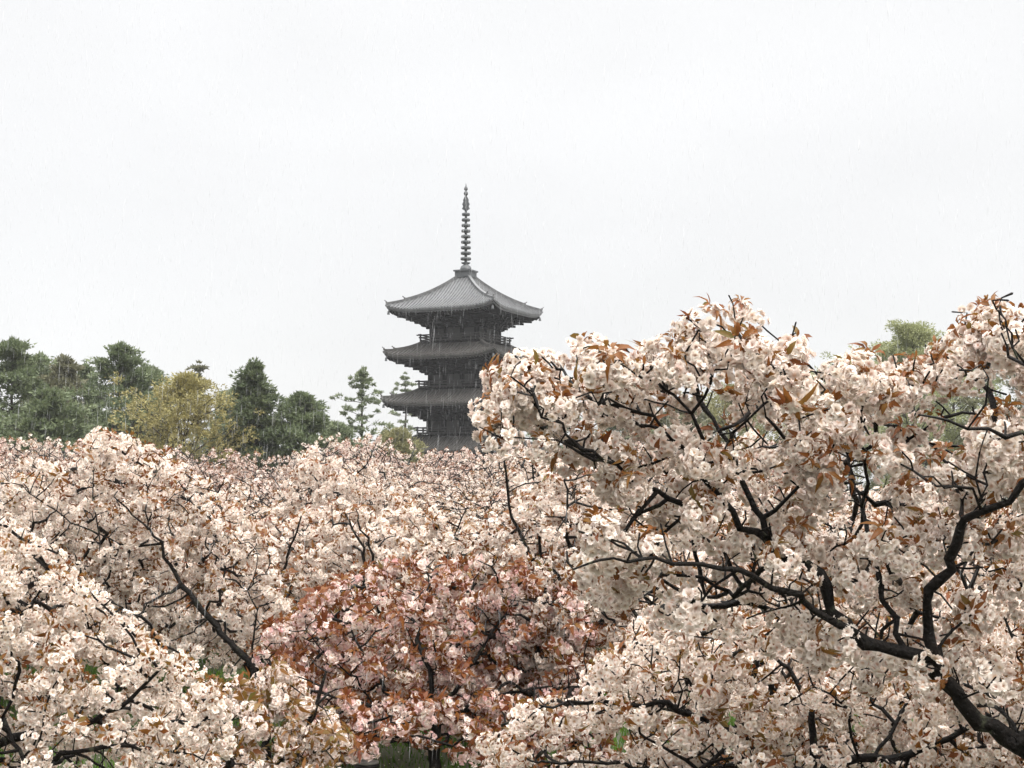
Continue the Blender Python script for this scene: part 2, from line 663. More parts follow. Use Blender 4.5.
    obj('lotus_bowl', a.mesh('lotus_bowl', M_BRONZE, True), sp)
    a = Acc()
    a.lathe([(0.15, z0 + 1.5), (0.12, z0 + 7.0), (0.07, z0 + 8.6)], n=12)
    obj('mast', a.mesh('mast', M_BRONZE, True), sp)
    for i in range(9):
        z = z0 + 2.0 + 0.585 * i
        r = 0.56 - 0.017 * i
        a = Acc()
        a.lathe([(0.2, z - 0.17), (r * 0.9, z - 0.15), (r, z - 0.10), (r, z + 0.08), (r * 0.9, z + 0.12), (0.2, z + 0.14)], n=20)
        obj('ring', a.mesh('ring', M_BRONZE, True), sp)
    a = Acc()
    for q in range(4):
        rot = q * math.pi / 2 + 0.3
        ca, sa = math.cos(rot), math.sin(rot)
        prof = [(0.12, 7.05), (0.42, 7.25), (0.30, 7.5), (0.40, 7.75), (0.27, 8.0), (0.30, 8.2), (0.1, 8.6)]
        for (r0, y0), (r1, y1) in zip(prof[:-1], prof[1:]):
            th = 0.03
            V = []
            for s in (-th, th):
                for r_, y_ in ((0.08, y0), (r0, y0), (r1, y1), (0.08, y1)):
                    V.append((r_ * ca - s * sa, r_ * sa + s * ca, z0 + y_))
            a.add(V, [(0, 1, 2, 3), (7, 6, 5, 4), (1, 5, 6, 2), (0, 4, 5, 1), (3, 2, 6, 7)])
    obj('flame_finial', a.mesh('flame_finial', M_BRONZE), sp)
    a = Acc()
    a.lathe([(0.05, z0 + 8.55), (0.2, z0 + 8.75), (0.24, z0 + 8.9), (0.14, z0 + 9.08), (0.08, z0 + 9.14), (0.2, z0 + 9.28), (0.18, z0 + 9.45), (0.07, z0 + 9.65), (0.02, z0 + 9.95)], n=14)
    obj('jewel', a.mesh('jewel', M_BRONZE, True), sp)


build_pagoda()

# ------------------------------------------------------------------ growing branches
def grow(nodes, parents, att, step, kill, iters, rng, lift=0.1, wander=0.25):
    """Space colonisation: branches reach out from the given nodes towards the points."""
    cap = len(nodes) + 9000
    pos = np.zeros((cap, 3))
    par = np.full(cap, -1)
    n = len(nodes)
    pos[:n] = nodes
    par[:n] = parents
    spawned = np.zeros(cap, int)
    att = np.array(att)
    d2 = ((att[:, None, :] - pos[None, :n]) ** 2).sum(-1)
    near = d2.argmin(1)
    dist = np.sqrt(d2.min(1))
    hits = []
    alive = np.ones(len(att), bool)
    for _ in range(iters):
        reached = alive & (dist < kill)
        for i in np.nonzero(reached)[0]:
            hits.append((near[i], att[i]))
        alive &= ~reached
        alive &= spawned[near] < 5
        ia = np.nonzero(alive)[0]
        if len(ia) == 0 or n >= cap - 600:
            break
        dirs = (att[ia] - pos[near[ia]]) / dist[ia][:, None]
        acc = np.zeros((n, 3))
        np.add.at(acc, near[ia], dirs)
        src = np.unique(near[ia])
        dv = acc[src]
        dv /= np.linalg.norm(dv, axis=1)[:, None] + 1e-9
        dv += rng.normal(0, wander, dv.shape)
        dv[:, 2] += lift
        dv /= np.linalg.norm(dv, axis=1)[:, None] + 1e-9
        k = min(len(src), cap - n)
        pos[n:n + k] = pos[src[:k]] + dv[:k] * step
        par[n:n + k] = src[:k]
        spawned[src[:k]] += 1
        nd = np.sqrt(((att[ia][:, None, :] - pos[None, n:n + k]) ** 2).sum(-1))
        j = nd.argmin(1)
        m = nd[np.arange(len(ia)), j]
        better = m < dist[ia]
        near[ia[better]] = n + j[better]
        dist[ia[better]] = m[better]
        n += k
    return pos[:n].copy(), par[:n].copy(), hits


def skeleton(paths, step):
    """Nodes along hand-laid limbs; a path's first point is snapped to the nearest earlier node."""
    pos, par, rad, limb = [], [], [], []
    for li, (pts, r0, r1) in enumerate(paths):
        pts = [np.asarray(p, float) for p in pts]
        if pos:
            q = np.array(pos)
            start = int(((q - pts[0]) ** 2).sum(1).argmin())
            last = start
            pts = [q[start]] + (pts if np.linalg.norm(q[start] - pts[0]) > step else pts[1:])
        else:
            pos.append(pts[0]); par.append(-1); rad.append(r0); limb.append(li)
            last = 0
        tot = sum(np.linalg.norm(b - a) for a, b in zip(pts[:-1], pts[1:]))
        run = 0.0
        for a, b in zip(pts[:-1], pts[1:]):
            L = np.linalg.norm(b - a)
            k = max(1, int(round(L / step)))
            for i in range(1, k + 1):
                pos.append(a + (b - a) * i / k)
                par.append(last)
                f = (run + L * i / k) / tot
                rad.append(r0 + (r1 - r0) * f)
                limb.append(li)
                last = len(pos) - 1
            run += L
    return np.array(pos), np.array(par), np.array(rad), np.array(limb)


def wood(pos, par, rad, rng, sides_min=4):
    """Tubes along the chains of a node tree: arrays of vertices and quads."""
    n = len(pos)
    kids = [[] for _ in range(n)]
    for i, p in enumerate(par):
        if p >= 0:
            kids[p].append(i)
    for k in kids:
        k.sort(key=lambda i: -rad[i])
    VV, FF, nv = [], [], 0
    stack = [(i, -1) for i in range(n) if par[i] < 0]
    while stack:
        i, from_ = stack.pop()
        chain = ([from_] if from_ >= 0 else []) + [i]
        while kids[chain[-1]]:
            c = kids[chain[-1]]
            for x in c[1:]:
                stack.append((x, chain[-1]))
            chain.append(c[0])
        if len(chain) < 2:
            continue
        p = pos[chain]
        r = np.array(rad)[chain].copy()
        if from_ >= 0:
            r[0] = min(r[0], r[1] * 1.25)
        k = 8 if r.max() > 0.03 else (6 if r.max() > 0.012 else sides_min)
        tg = np.gradient(p, axis=0)
        tg /= np.linalg.norm(tg, axis=1)[:, None] + 1e-9
        s = np.cross(tg, np.array((0.31, 0.17, 0.93)))
        s /= np.linalg.norm(s, axis=1)[:, None] + 1e-9
        u = np.cross(tg, s)
        a = np.arange(k) * 2 * np.pi / k
        rr = r[:, None] * (1 + rng.normal(0, 0.13, (len(p), k))) * (1 + np.abs(rng.normal(0, 0.07, (len(p), 1))))
        ring = p[:, None, :] + rr[..., None] * (np.cos(a)[None, :, None] * s[:, None, :] + np.sin(a)[None, :, None] * u[:, None, :])
        tip = p[-1] + tg[-1] * r[-1] * 1.5
        VV.append(ring.reshape(-1, 3))
        VV.append(tip[None])
        m = len(p)
        i0 = nv + (np.arange(m - 1)[:, None] * k + np.arange(k)[None]).ravel()
        i1 = nv + (np.arange(m - 1)[:, None] * k + ((np.arange(k) + 1) % k)[None]).ravel()
        FF.append(np.stack([i0, i1, i1 + k, i0 + k], 1))
        e0 = nv + (m - 1) * k + np.arange(k)
        e1 = nv + (m - 1) * k + (np.arange(k) + 1) % k
        FF.append(np.stack([e0, e1, np.full(k, nv + m * k), np.full(k, nv + m * k)], 1))
        nv += m * k + 1
    V = np.concatenate(VV)
    F = np.concatenate(FF)
    tri = np.concatenate([F[:, [0, 1, 2]], F[F[:, 2] != F[:, 3]][:, [0, 2, 3]]])
    return V, tri


# ------------------------------------------------------------------ blossom clusters
def frames(d, spin):
    """Rotation matrices taking +Z to unit vectors d, with a spin about it."""
    d = d / (np.linalg.norm(d, axis=1)[:, None] + 1e-9)
    ref = np.where(np.abs(d[:, 2:3]) < 0.9, np.array([[0, 0, 1.0]]), np.array([[1.0, 0, 0]]))
    x = np.cross(ref, d)
    x /= np.linalg.norm(x, axis=1)[:, None]
    y = np.cross(d, x)
    c, s = np.cos(spin)[:, None], np.sin(spin)[:, None]
    return np.stack([x * c + y * s, -x * s + y * c, d], -1)


def flower(lod, rng, R=0.021):
    """One double cherry flower facing +Z: verts, triangles, radial value."""
    V, F, C = [], [], []

    def petal(az, el, L, W, r0):
        n = len(V)
        ca, sa = math.cos(az), math.sin(az)

        def q(t, w, droop):
            r = r0 + L * t * math.cos(el) + droop * math.sin(el) * L
            z = L * t * math.sin(el) - droop * math.cos(el) * L
            V.append((r * ca - w * sa, r * sa + w * ca, z))
            C.append(t)
        if lod == 0:
            q(0, 0, 0); q(0.52, -W * 0.5, -0.06); q(0.58, 0, 0.05); q(0.52, W * 0.5, -0.06)
            q(0.98, -W * 0.36, 0.10 + rng.normal(0, 0.05)); q(0.90, 0, 0.12); q(0.98, W * 0.36, 0.10 + rng.normal(0, 0.05))
            F.extend([(n, n + 1, n + 2), (n, n + 2, n + 3), (n + 1, n + 4, n + 2), (n + 4, n + 5, n + 2), (n + 2, n + 5, n + 6), (n + 2, n + 6, n + 3)])
        elif lod == 1:
            q(0, 0, 0); q(0.7, -W * 0.5, 0.0); q(1.0, 0, 0.14 + rng.normal(0, 0.05)); q(0.7, W * 0.5, 0.0)
            F.extend([(n, n + 1, n + 2), (n, n + 2, n + 3)])
        else:
            q(0, -W * 0.1, 0); q(0.95, -W * 0.5, 0.06); q(0.95, W * 0.5, 0.06)
            F.append((n, n + 1, n + 2))
    rings = {0: [(7, 0.25, 1.0, 0.0), (6, 0.75, 0.85, 0.0015), (3, 1.15, 0.6, 0.001)],
             1: [(6, 0.25, 1.0, 0.0), (5, 0.85, 0.8, 0.001)],
             2: [(5, 0.3, 1.0, 0.0), (3, 0.95, 0.8, 0.001)],
             3: [(5, 0.35, 1.0, 0.0)]}[lod]
    for cnt, el, f, r0 in rings:
        off = rng.uniform(0, 6.28)
        for i in range(cnt):
            petal(off + 2 * math.pi * i / cnt + rng.normal(0, 0.12), el + rng.normal(0, 0.24), R * f * rng.uniform(0.78, 1.14), R * f * (5.6 / cnt) * rng.uniform(0.8, 1.15), r0)
    return np.array(V), np.array(F), np.array(C)


def cluster_template(lod, tint, spread, rng):
    cnt = {0: 24, 1: 19, 2: 13, 3: 9}[lod]
    R = {0: 0.0168, 1: 0.0185, 2: 0.0235, 3: 0.027}[lod]
    i = np.arange(cnt) + 0.5
    z = 1 - 2 * i / cnt
    z = -0.95 + (z + 1) / 2 * 1.72
    ph = i * 2.39996 + rng.uniform(0, 6.28)
    r = np.sqrt(np.maximum(0, 1 - z * z))
    d = np.stack([r * np.cos(ph), r * np.sin(ph), z], 1) + rng.normal(0, 0.2, (cnt, 3))
    d /= np.linalg.norm(d, axis=1)[:, None]
    rad = rng.uniform(0.038, 0.054, cnt)
    c = d * rad[:, None] * np.array((1.1, 1.1, 0.9)) + np.array((0, 0, -0.012))
    face = d + rng.normal(0, 0.35, d.shape) + np.array((0, 0, -0.1))
    M = frames(face, rng.uniform(0, 6.28, cnt))
    V, F, C, n = [], [], [], 0
    for k in range(cnt):
        fv, ff, fc = flower(lod, rng, R * rng.uniform(0.86, 1.12))
        V.append(fv @ M[k].T + c[k])
        F.append(ff + n)
        t = np.clip(tint + rng.normal(0, spread), 0, 1)
        C.append(np.stack([fc, np.full(len(fc), t), np.full(len(fc), rng.random())], 1))
        n += len(fv)
    return np.concatenate(V), np.concatenate(F), np.concatenate(C)


def leaf_template(lod, count, hue, rng, big=1.0):
    V, F, C = [], [], []
    for k in range(count):
        az = 2 * math.pi * k / count + rng.normal(0, 0.35)
        el = rng.uniform(-0.1, 1.15)
        L = rng.uniform(0.038, 0.072) * (1.3 if lod > 1 else 1) * big
        W = L * rng.uniform(0.26, 0.38)
        droop = rng.uniform(0.2, 0.95)
        ca, sa = math.cos(az), math.sin(az)
        r0, z0 = 0.010, 0.044
        t = np.clip(hue + rng.normal(0, 0.2), 0, 1)
        rd = rng.random()
        n = len(V)

        def q(s, w, lift=0.0, edge=0.0):
            r = r0 + L * (s * math.cos(el))
            z = z0 + L * (s * math.sin(el) - droop * s * s) + lift * L
            V.append((r * ca - w * sa, r * sa + w * ca, z))
            C.append((edge, t, rd))
        if lod == 0:
            q(0, 0); q(0.35, -W * 0.5, 0.06); q(0.38, 0, 0, 0.4); q(0.35, W * 0.5, 0.06)
            q(0.72, -W * 0.38, 0.05); q(0.75, 0, 0, 0.4); q(0.72, W * 0.38, 0.05); q(1.08, 0)
            F.extend([(n, n + 1, n + 2), (n, n + 2, n + 3), (n + 1, n + 4, n + 5), (n + 1, n + 5, n + 2), (n + 2, n + 5, n + 6), (n + 2, n + 6, n + 3), (n + 4, n + 7, n + 5), (n + 5, n + 7, n + 6)])
        elif lod < 3:
            q(0, 0); q(0.5, -W * 0.5, 0.05); q(0.5, W * 0.5, 0.05); q(1.0, 0)
            F.extend([(n, n + 1, n + 2), (n + 1, n + 3, n + 2)])
        else:
            q(0.1, -W * 0.5); q(0.1, W * 0.5); q(1.0, 0)
            F.append((n, n + 1, n + 2))
    return np.array(V), np.array(F), np.array(C)


def scatter(templates, which, pos, M, scale):
    """Merge copies of templates at many places into one set of arrays."""
    VV, FF, CC, n = [], [], [], 0
    for k, (tv, tf, tc) in enumerate(templates):
        s = np.nonzero(which == k)[0]
        if len(s) == 0:
            continue
        v = np.einsum('nij,kj->nki', M[s], tv) * scale[s][:, None, None] + pos[s][:, None, :]
        VV.append(v.reshape(-1, 3))
        FF.append((tf[None] + (np.arange(len(s)) * len(tv))[:, None, None] + n).reshape(-1, 3))
        CC.append(np.tile(tc, (len(s), 1)))
        n += len(s) * len(tv)
    return np.concatenate(VV), np.concatenate(FF), np.concatenate(CC)


_TPL = {}


def templates(lod, tint, spread, leaves, hue, big=1.0):
    key = (lod, tint, spread, leaves, hue, big)
    if key not in _TPL:
        r = np.random.default_rng(abs(hash((lod, int(tint * 100), int(leaves * 10), int(hue * 100)))) % 2 ** 31)
        K = 10 if lod < 2 else 7
        fl = [cluster_template(lod, tint, spread, r) for _ in range(K)]
        lv = [leaf_template(lod, int(r.integers(max(2, leaves - 2), leaves + 2)), hue, r, big) for _ in range(K)]
        _TPL[key] = [fl, lv, None, None]
    return _TPL[key]


def cherry(label, base, paths, att, lod, step, kill, tint=0.07, spread=0.1, leaves=6, hue=0.4, leafy=0.75,
           size=1.0, extra=0.35, singles=0, group='cherry trees in blossom', tip=0.003, seed=1, nblossom=1.0, split=True, thick=1.0, leafscale=1.0, limbk=1.0, clear=0.055):
    """A cherry tree: hand-laid limbs, twigs grown towards att, blossom clusters at the tips."""
    rng = np.random.default_rng(seed)
    base = np.asarray(base, float)
    p0, par0, rad0, limb0 = skeleton(paths, step)
    pos, par, hits = grow(p0, par0, att, step, kill, 260, rng)
    n, n0 = len(pos), len(p0)
    for _ in range(2):          # ease the kinks of the grown twigs
        main = np.full(n, -1)
        main[par[n0:]] = np.arange(n0, n)
        ok = np.arange(n) >= n0
        ok &= main >= 0
        new = pos.copy()
        new[ok] = 0.5 * pos[ok] + 0.25 * pos[par[ok]] + 0.25 * pos[main[ok]]
        pos = new
    # short spurs along the branches
    sp = np.nonzero(rng.random(n) < (0.5 if lod < 2 else 0.3))[0]
    sp = sp[sp > 2]
    if True:
        ext, extp = [], []
        for i in sp:
            ax = pos[i] - pos[par[i]]
            ax /= np.linalg.norm(ax) + 1e-9
            dv = rng.normal(0, 1, 3) + np.array((0, 0, 0.9))
            dv -= ax * (dv @ ax) * 0.7
            dv /= np.linalg.norm(dv)
            L = rng.uniform(0.025, 0.10) * (1.0 if lod < 2 else 1.5)
            ext += [pos[i] + dv * L * 0.5, pos[i] + (dv + rng.normal(0, 0.15, 3)) * L]
            extp += [i, n + len(ext) - 2]
        pos = np.concatenate([pos, np.array(ext)])
        par = np.concatenate([par, np.array(extp, int)])
    n_grown, n = n, len(pos)
    pos[1:n0] += rng.normal(0, 0.006 + step * 0.06, (n0 - 1, 3))
    pos[n0:n_grown] += rng.normal(0, step * 0.07, (n_grown - n0, 3))
    leafn = np.zeros(n)
    has = np.zeros(n, bool)
    has[par[par >= 0]] = True
    leafn[~has] = 1
    size_ = np.ones(n)
    limb = np.concatenate([limb0, np.full(n - n0, -1)])
    for i in range(n - 1, 0, -1):
        leafn[par[i]] += leafn[i]
        size_[par[i]] += size_[i]
    for i in range(n0, n):
        limb[i] = limb[par[i]]
    rad = tip * thick * leafn ** 0.46
    rad[:n0] = rad0 * 0.68 * limbk
    rad[n0:] = np.minimum(rad[n0:], np.where(par[n0:] < n0, 1.0, 2.0) * rad[np.maximum(par[n0:], 0)])
    root = thing('cherry_tree', label, 'cherry tree', base, 0, group)
    sides = 4 if lod < 2 else 3
    nl = len(paths)
    if split:
        for li in range(nl):
            sel = np.nonzero(limb == li)[0]
            if len(sel) < 2:
                continue
            idx = {int(s): k for k, s in enumerate(sel)}
            pp, rr, q = [], [], []
            for s in sel:
                p = par[s]
                if p >= 0 and int(p) not in idx:
                    idx[int(p)] = len(sel) + len(pp)
                    pp.append(pos[p]); rr.append(min(rad[p], rad[s] * 1.15)); q.append(-1)
            P_ = np.concatenate([pos[sel]] + ([np.array(pp)] if pp else []))
            R_ = np.concatenate([rad[sel], np.array(rr)])
            A_ = np.array([idx.get(int(par[s]), -1) for s in sel] + q)
            V, F = wood(P_, A_, R_, rng, sides)
            obj('trunk' if li == 0 else 'limb', mesh_np('wood', V - base, F, M_BARK, smooth=True), root)
    else:
        V, F = wood(pos, par, rad, rng, sides)
        obj('trunk', mesh_np('wood', V - base, F, M_BARK, smooth=True), root)
    # clusters at reached points plus some along the thin twigs
    c = [pos[i] + (a - pos[i]) * 0.5 for i, a in hits]
    d = [pos[i] - pos[par[i]] if par[i] >= 0 else np.array((0, 0, 1.0)) for i, a in hits]
    for i in np.nonzero(~has[:n])[0]:
        if n0 <= i < n_grown and rng.random() < 0.9:
            c.append(pos[i] + rng.normal(0, 0.012, 3))
            d.append(pos[i] - pos[par[i]])
    thin = np.nonzero((np.arange(n) >= n0) & (np.arange(n) < n_grown) & (size_ < 12))[0]
    thin = thin[rng.random(len(thin)) < extra]
    for i in thin:
        c.append(pos[i] + rng.normal(0, 0.025, 3))
        d.append(pos[i] - pos[par[i]])
    c, d = np.array(c), np.array(d)
    if nblossom < 1:
        s = rng.random(len(c)) < nblossom
        c, d = c[s], d[s]
    thick_i = np.nonzero(np.arange(n) < n0)[0]
    thick_i = thick_i[rad[thick_i] > 0.0085]
    if len(thick_i):
        free = np.ones(len(c), bool)
        for i in thick_i:
            free &= ((c - pos[i]) ** 2).sum(1) > (rad[i] + clear * size) ** 2
        c, d = c[free], d[free]
    # thin out clusters that sit inside one another
    order = rng.permutation(len(c))
    cell, keep = {}, []
    g = 0.055 * size
    for i in order:
        kx = tuple(np.floor(c[i] / g).astype(int))
        if kx in cell:
            continue
        cell[kx] = 1
        keep.append(i)
    c, d = c[keep], d[keep]
    d = d / (np.linalg.norm(d, axis=1)[:, None] + 1e-9) * 0.7 + np.array((0, 0, 0.75)) + rng.normal(0, 0.25, d.shape)
    M = frames(d, rng.uniform(0, 6.28, len(c)))
    dl = d * 0.45 + rng.normal(0, 0.62, d.shape)
    ML = frames(dl, rng.uniform(0, 6.28, len(c)))
    sc = rng.uniform(0.68, 1.25, len(c)) * size
    tp = templates(lod, tint, spread, leaves, hue, leafscale)
    which = rng.integers(0, len(tp[0]), len(c))
    hasleaf = rng.random(len(c)) < leafy
    rest = np.ones(len(c), bool)
    if singles:
        q = pix(c)
        inside = (q[:, 0] > 0) & (q[:, 0] < 1024) & (q[:, 1] > 0) & (q[:, 1] < 768)
        score = np.where(inside, sc / q[:, 2], 0)
        top = np.argsort(-score)[:singles]
        if tp[2] is None:
            tp[2] = [mesh_np('blossom_cluster', *t[:2], M_PETAL, t[2], lod < 2) for t in tp[0]]
            tp[3] = [mesh_np('leaf_spray', *t[:2], M_LEAF, t[2]) for t in tp[1]]
        for i in top:
            o = obj('blossom_cluster', tp[2][which[i]], root)
            o.matrix_local = Matrix.Translation((c[i] - base).tolist()) @ Matrix(M[i].tolist()).to_4x4() @ Matrix.Scale(float(sc[i]), 4)
            if hasleaf[i]:
                lf = obj('leaf_spray', tp[3][which[i]], o)
                lf.matrix_local = Matrix((M[i].T @ ML[i]).tolist()).to_4x4()
        rest[top] = False
    V, F, C = scatter(tp[0], which[rest], c[rest] - base, M[rest], sc[rest])
    tag(obj('blossoms', mesh_np('blossoms', V, F, M_PETAL, C, lod < 2), root), kind='stuff')
    l = rest & hasleaf
    V, F, C = scatter(tp[1], which[l], c[l] - base, ML[l], sc[l])
    tag(obj('young_leaves', mesh_np('young_leaves', V, F, M_LEAF, C), root), kind='stuff')
    print(label[:40], 'nodes', n, 'clusters', len(c))
    return root


def in_poly(x, y, poly):
    r = np.zeros(len(x), bool)
    j = len(poly) - 1
    for i in range(len(poly)):
        xi, yi = poly[i]
        xj, yj = poly[j]
        r ^= ((yi > y) != (yj > y)) & (x < (xj - xi) * (y - yi) / (yj - yi + 1e-9) + xi)
        j = i
    return r


def crown_points(n, poly, dfun, rng):
    """Points through a crown whose outline seen from the camera is poly, dfun gives its depth range."""
    poly_a = np.array(poly, float)
    lo, hi = poly_a.min(0), poly_a.max(0)
    out = []
    while len(out) < n:
        x, y = rng.uniform(lo[0], hi[0], 400), rng.uniform(lo[1], hi[1], 400)
        for a, b in zip(x[in_poly(x, y, poly)], y[in_poly(x, y, poly)]):
            d0, d1 = dfun(a, b)
            out.append(P(a, b, rng.uniform(d0, d1)))
    return np.array(out[:n])


def px_path(pts, d0, d1=None):
    d1 = d0 if d1 is None else d1
    k = max(1, len(pts) - 1)
    return [P(x, y, d0 + (d1 - d0) * i / k) for i, (x, y) in enumerate(pts)]


# ---- the near tree on the right
def near_tree():
    rng = np.random.default_rng(5)
    base = np.array((2.42, 5.35, 0.0))
    trunk = [base, (2.36, 5.3, 0.35), (2.2, 5.2, 0.95)] + px_path([(1075, 775), (1017, 748), (976, 717), (944, 682), (930, 655)], 5.1, 5.0)
    paths = [
        (trunk, 0.10, 0.058),
        (px_path([(930, 655), (927, 622), (931, 589), (944, 567), (954, 543), (971, 521), (982, 511)], 5.0, 4.75), 0.046, 0.03),          # up right
        (px_path([(982, 511), (1004, 502), (1024, 487), (1060, 455), (1085, 425)], 4.75, 4.6), 0.026, 0.018),
        (px_path([(1060, 450), (1024, 437), (1006, 434), (987, 427), (971, 427), (952, 424), (935, 422), (919, 415)], 4.6, 4.4), 0.019, 0.007),
        (px_path([(987, 427), (986, 407), (986, 379), (979, 366)], 4.45, 4.4), 0.008, 0.005),
        (px_path([(1085, 425), (1050, 390), (1022, 360), (1010, 335), (1001, 318), (992, 300)], 4.6, 4.2), 0.014, 0.005),
        (px_path([(982, 508), (979, 491), (976, 475), (979, 453)], 4.7, 4.6), 0.012, 0.006),
        (px_path([(984, 505), (989, 470), (994, 445)], 4.72, 4.75), 0.01, 0.006),
        (px_path([(979, 493), (971, 489), (952, 489), (941, 489), (933, 475), (919, 478)], 4.7, 4.5), 0.011, 0.005),
        (px_path([(930, 655), (908, 650), (867, 641), (853, 633), (842, 625), (834, 611), (826, 589), (816, 574), (790, 556), (771, 543)], 5.0, 5.15), 0.052, 0.036),      # big left limb
        (px_path([(771, 543), (762, 520), (746, 495), (738, 472), (732, 452), (722, 430)], 5.15, 5.25), 0.028, 0.014),
        (px_path([(738, 475), (728, 448), (732, 434), (746, 420), (760, 407), (790, 388), (815, 375)], 5.2, 5.0), 0.016, 0.006),
        (px_path([(771, 543), (745, 525), (720, 500), (703, 478), (699, 459), (699, 437), (690, 415)], 5.1, 4.95), 0.026, 0.015),
        (px_path([(690, 415), (698, 398), (707, 379), (721, 355), (732, 337), (744, 319)], 4.95, 4.8), 0.013, 0.006),
        (px_path([(707, 379), (700, 350), (698, 330)], 4.88, 4.8), 0.007, 0.005),
        (px_path([(690, 415), (677, 398), (658, 385), (641, 374), (622, 367), (606, 368)], 4.95, 4.7), 0.013, 0.006),
        (px_path([(715, 495), (680, 450), (652, 420), (628, 412), (608, 401), (589, 394), (578, 396)], 5.0, 4.6), 0.016, 0.006),
        (px_path([(710, 505), (689, 503), (640, 485), (603, 461), (584, 449), (557, 445)], 4.9, 4.6), 0.024, 0.007),
        (px_path([(603, 461), (580, 450), (565, 434), (546, 412), (532, 396), (510, 375)], 4.7, 4.5), 0.013, 0.006),
        (px_path([(557, 445), (540, 440), (521, 437), (502, 434), (483, 424)], 4.6, 4.55), 0.007, 0.004),
        (px_path([(853, 633), (815, 611), (799, 598), (771, 585), (749, 574), (721, 569), (683, 563), (653, 559), (628, 558), (601, 559), (574, 567)], 4.95, 4.4), 0.03, 0.007),
        (px_path([(771, 560), (750, 585), (735, 592), (716, 595), (694, 603), (675, 610), (658, 607), (639, 600)], 5.2, 6.0), 0.026, 0.01),
        (px_path([(908, 650), (885, 600), (872, 560), (868, 520), (850, 480), (842, 440), (848, 400)], 5.1, 5.8), 0.026, 0.008),
        (px_path([(1017, 748), (1080, 690), (1140, 620), (1180, 540), (1190, 460)], 5.0, 5.3), 0.05, 0.012),
    ]
    for k in range(1, len(paths)):
        paths[k] = ([np.array((0, 0, CAMH)) + (p - np.array((0, 0, CAMH))) * (0.975 if k not in (17, 18, 19, 21, 22, 23) else 1.0) for p in paths[k][0]], paths[k][1], paths[k][2])
    top = [(488, 376), (500, 358), (522, 350), (560, 352), (600, 345), (640, 350), (672, 330), (690, 308), (712, 312), (735, 300), (762, 305),
           (772, 338), (800, 335), (826, 366), (850, 362), (868, 350), (890, 337), (920, 342), (945, 325), (972, 312), (985, 286), (1004, 286), (1012, 312),
           (1060, 305), (1120, 330), (1200, 380), (1260, 480)]
    top = [(x, y + (5 if x < 950 else 2)) for x, y in top]
    bot = [(1280, 700), (1150, 770), (1024, 775), (900, 690), (800, 660), (700, 628), (620, 625), (560, 590), (590, 540), (640, 500), (560, 470), (490, 440)]

    def df(x, y):
        t = np.clip((y - 300) / 300, 0, 1)
        front = 4.58 if not (x > 830 and y > 540) else 4.72
        back = 5.6 + 1.2 * t
        if x < 640:
            back = min(back, 5.0 + 0.6 * t)
        return front, back
    strip = top + [(x, y + 62) for x, y in reversed(top)]
    att = np.concatenate([crown_points(530, top + bot, df, rng), crown_points(140, strip, lambda x, y: (4.6, 5.5), rng)])
    cherry('nearest white cherry tree with heavy dark limbs and big pom-pom blossoms filling the right side', base, paths, att, 0, 0.06, 0.075,
           tint=0.08, spread=0.10, limbk=0.68, clear=0.044, leafscale=0.82, leaves=11, hue=0.46, leafy=0.95, size=1.1, extra=0.05, singles=100, seed=21, tip=0.0032)


near_tree()


def dome(cx, cy, zt, rx, ry, zb, n, rng, hollow=0.5):
    """Points in a broad rounded crown, denser towards its outside."""
    out = []
    while len(out) < n:
        p = rng.uniform(-1, 1, (400, 3))
        r = np.linalg.norm(p, axis=1)
        lump = 0.80 + 0.17 * np.sin(3.9 * p[:, 0] + cx) * np.cos(3.4 * p[:, 1] + cy + cx) + 0.10 * np.sin(7 * p[:, 0] + 5 * p[:, 1] + cx)
        ok = (r < lump) & (p[:, 2] > -0.55) & ((r > hollow) | (rng.random(400) < 0.25))
        for q in p[ok]:
            out.append((cx + q[0] * rx, cy + q[1] * ry, zb + (zt - zb) * (q[2] + 0.55) / 1.45))
    return np.array(out[:n])


def vase(base, zt, r, rng, n=4, r0=0.08):
    """Short trunk forking low into rising limbs."""
    b = np.asarray(base, float)
    fork = b + np.array((rng.normal(0, 0.08), rng.normal(0, 0.08), 0.45 * zt / 2.6))
    paths = [([b, (b + fork) / 2 + rng.normal(0, 0.03, 3), fork], r0, r0 * 0.85)]
    a0 = rng.uniform(0, 6.28)
    for i in range(n):
        a = a0 + 6.28 * i / n + rng.normal(0, 0.3)
        pts = [fork]
        for s in (0.3, 0.6, 0.85, 1.0):
            rr = r * 0.66 * s
            pts.append(fork + np.array((math.cos(a) * rr, math.sin(a) * rr, (zt - fork[2]) * 0.93 * s ** 0.9)) + rng.normal(0, 0.07, 3))
        paths.append((pts, r0 * 0.62, r0 * 0.16))
    return paths


def base_at(px, d):
    return np.array(((px - 512) / FPX * d, d, float(ground_z(0, d))))


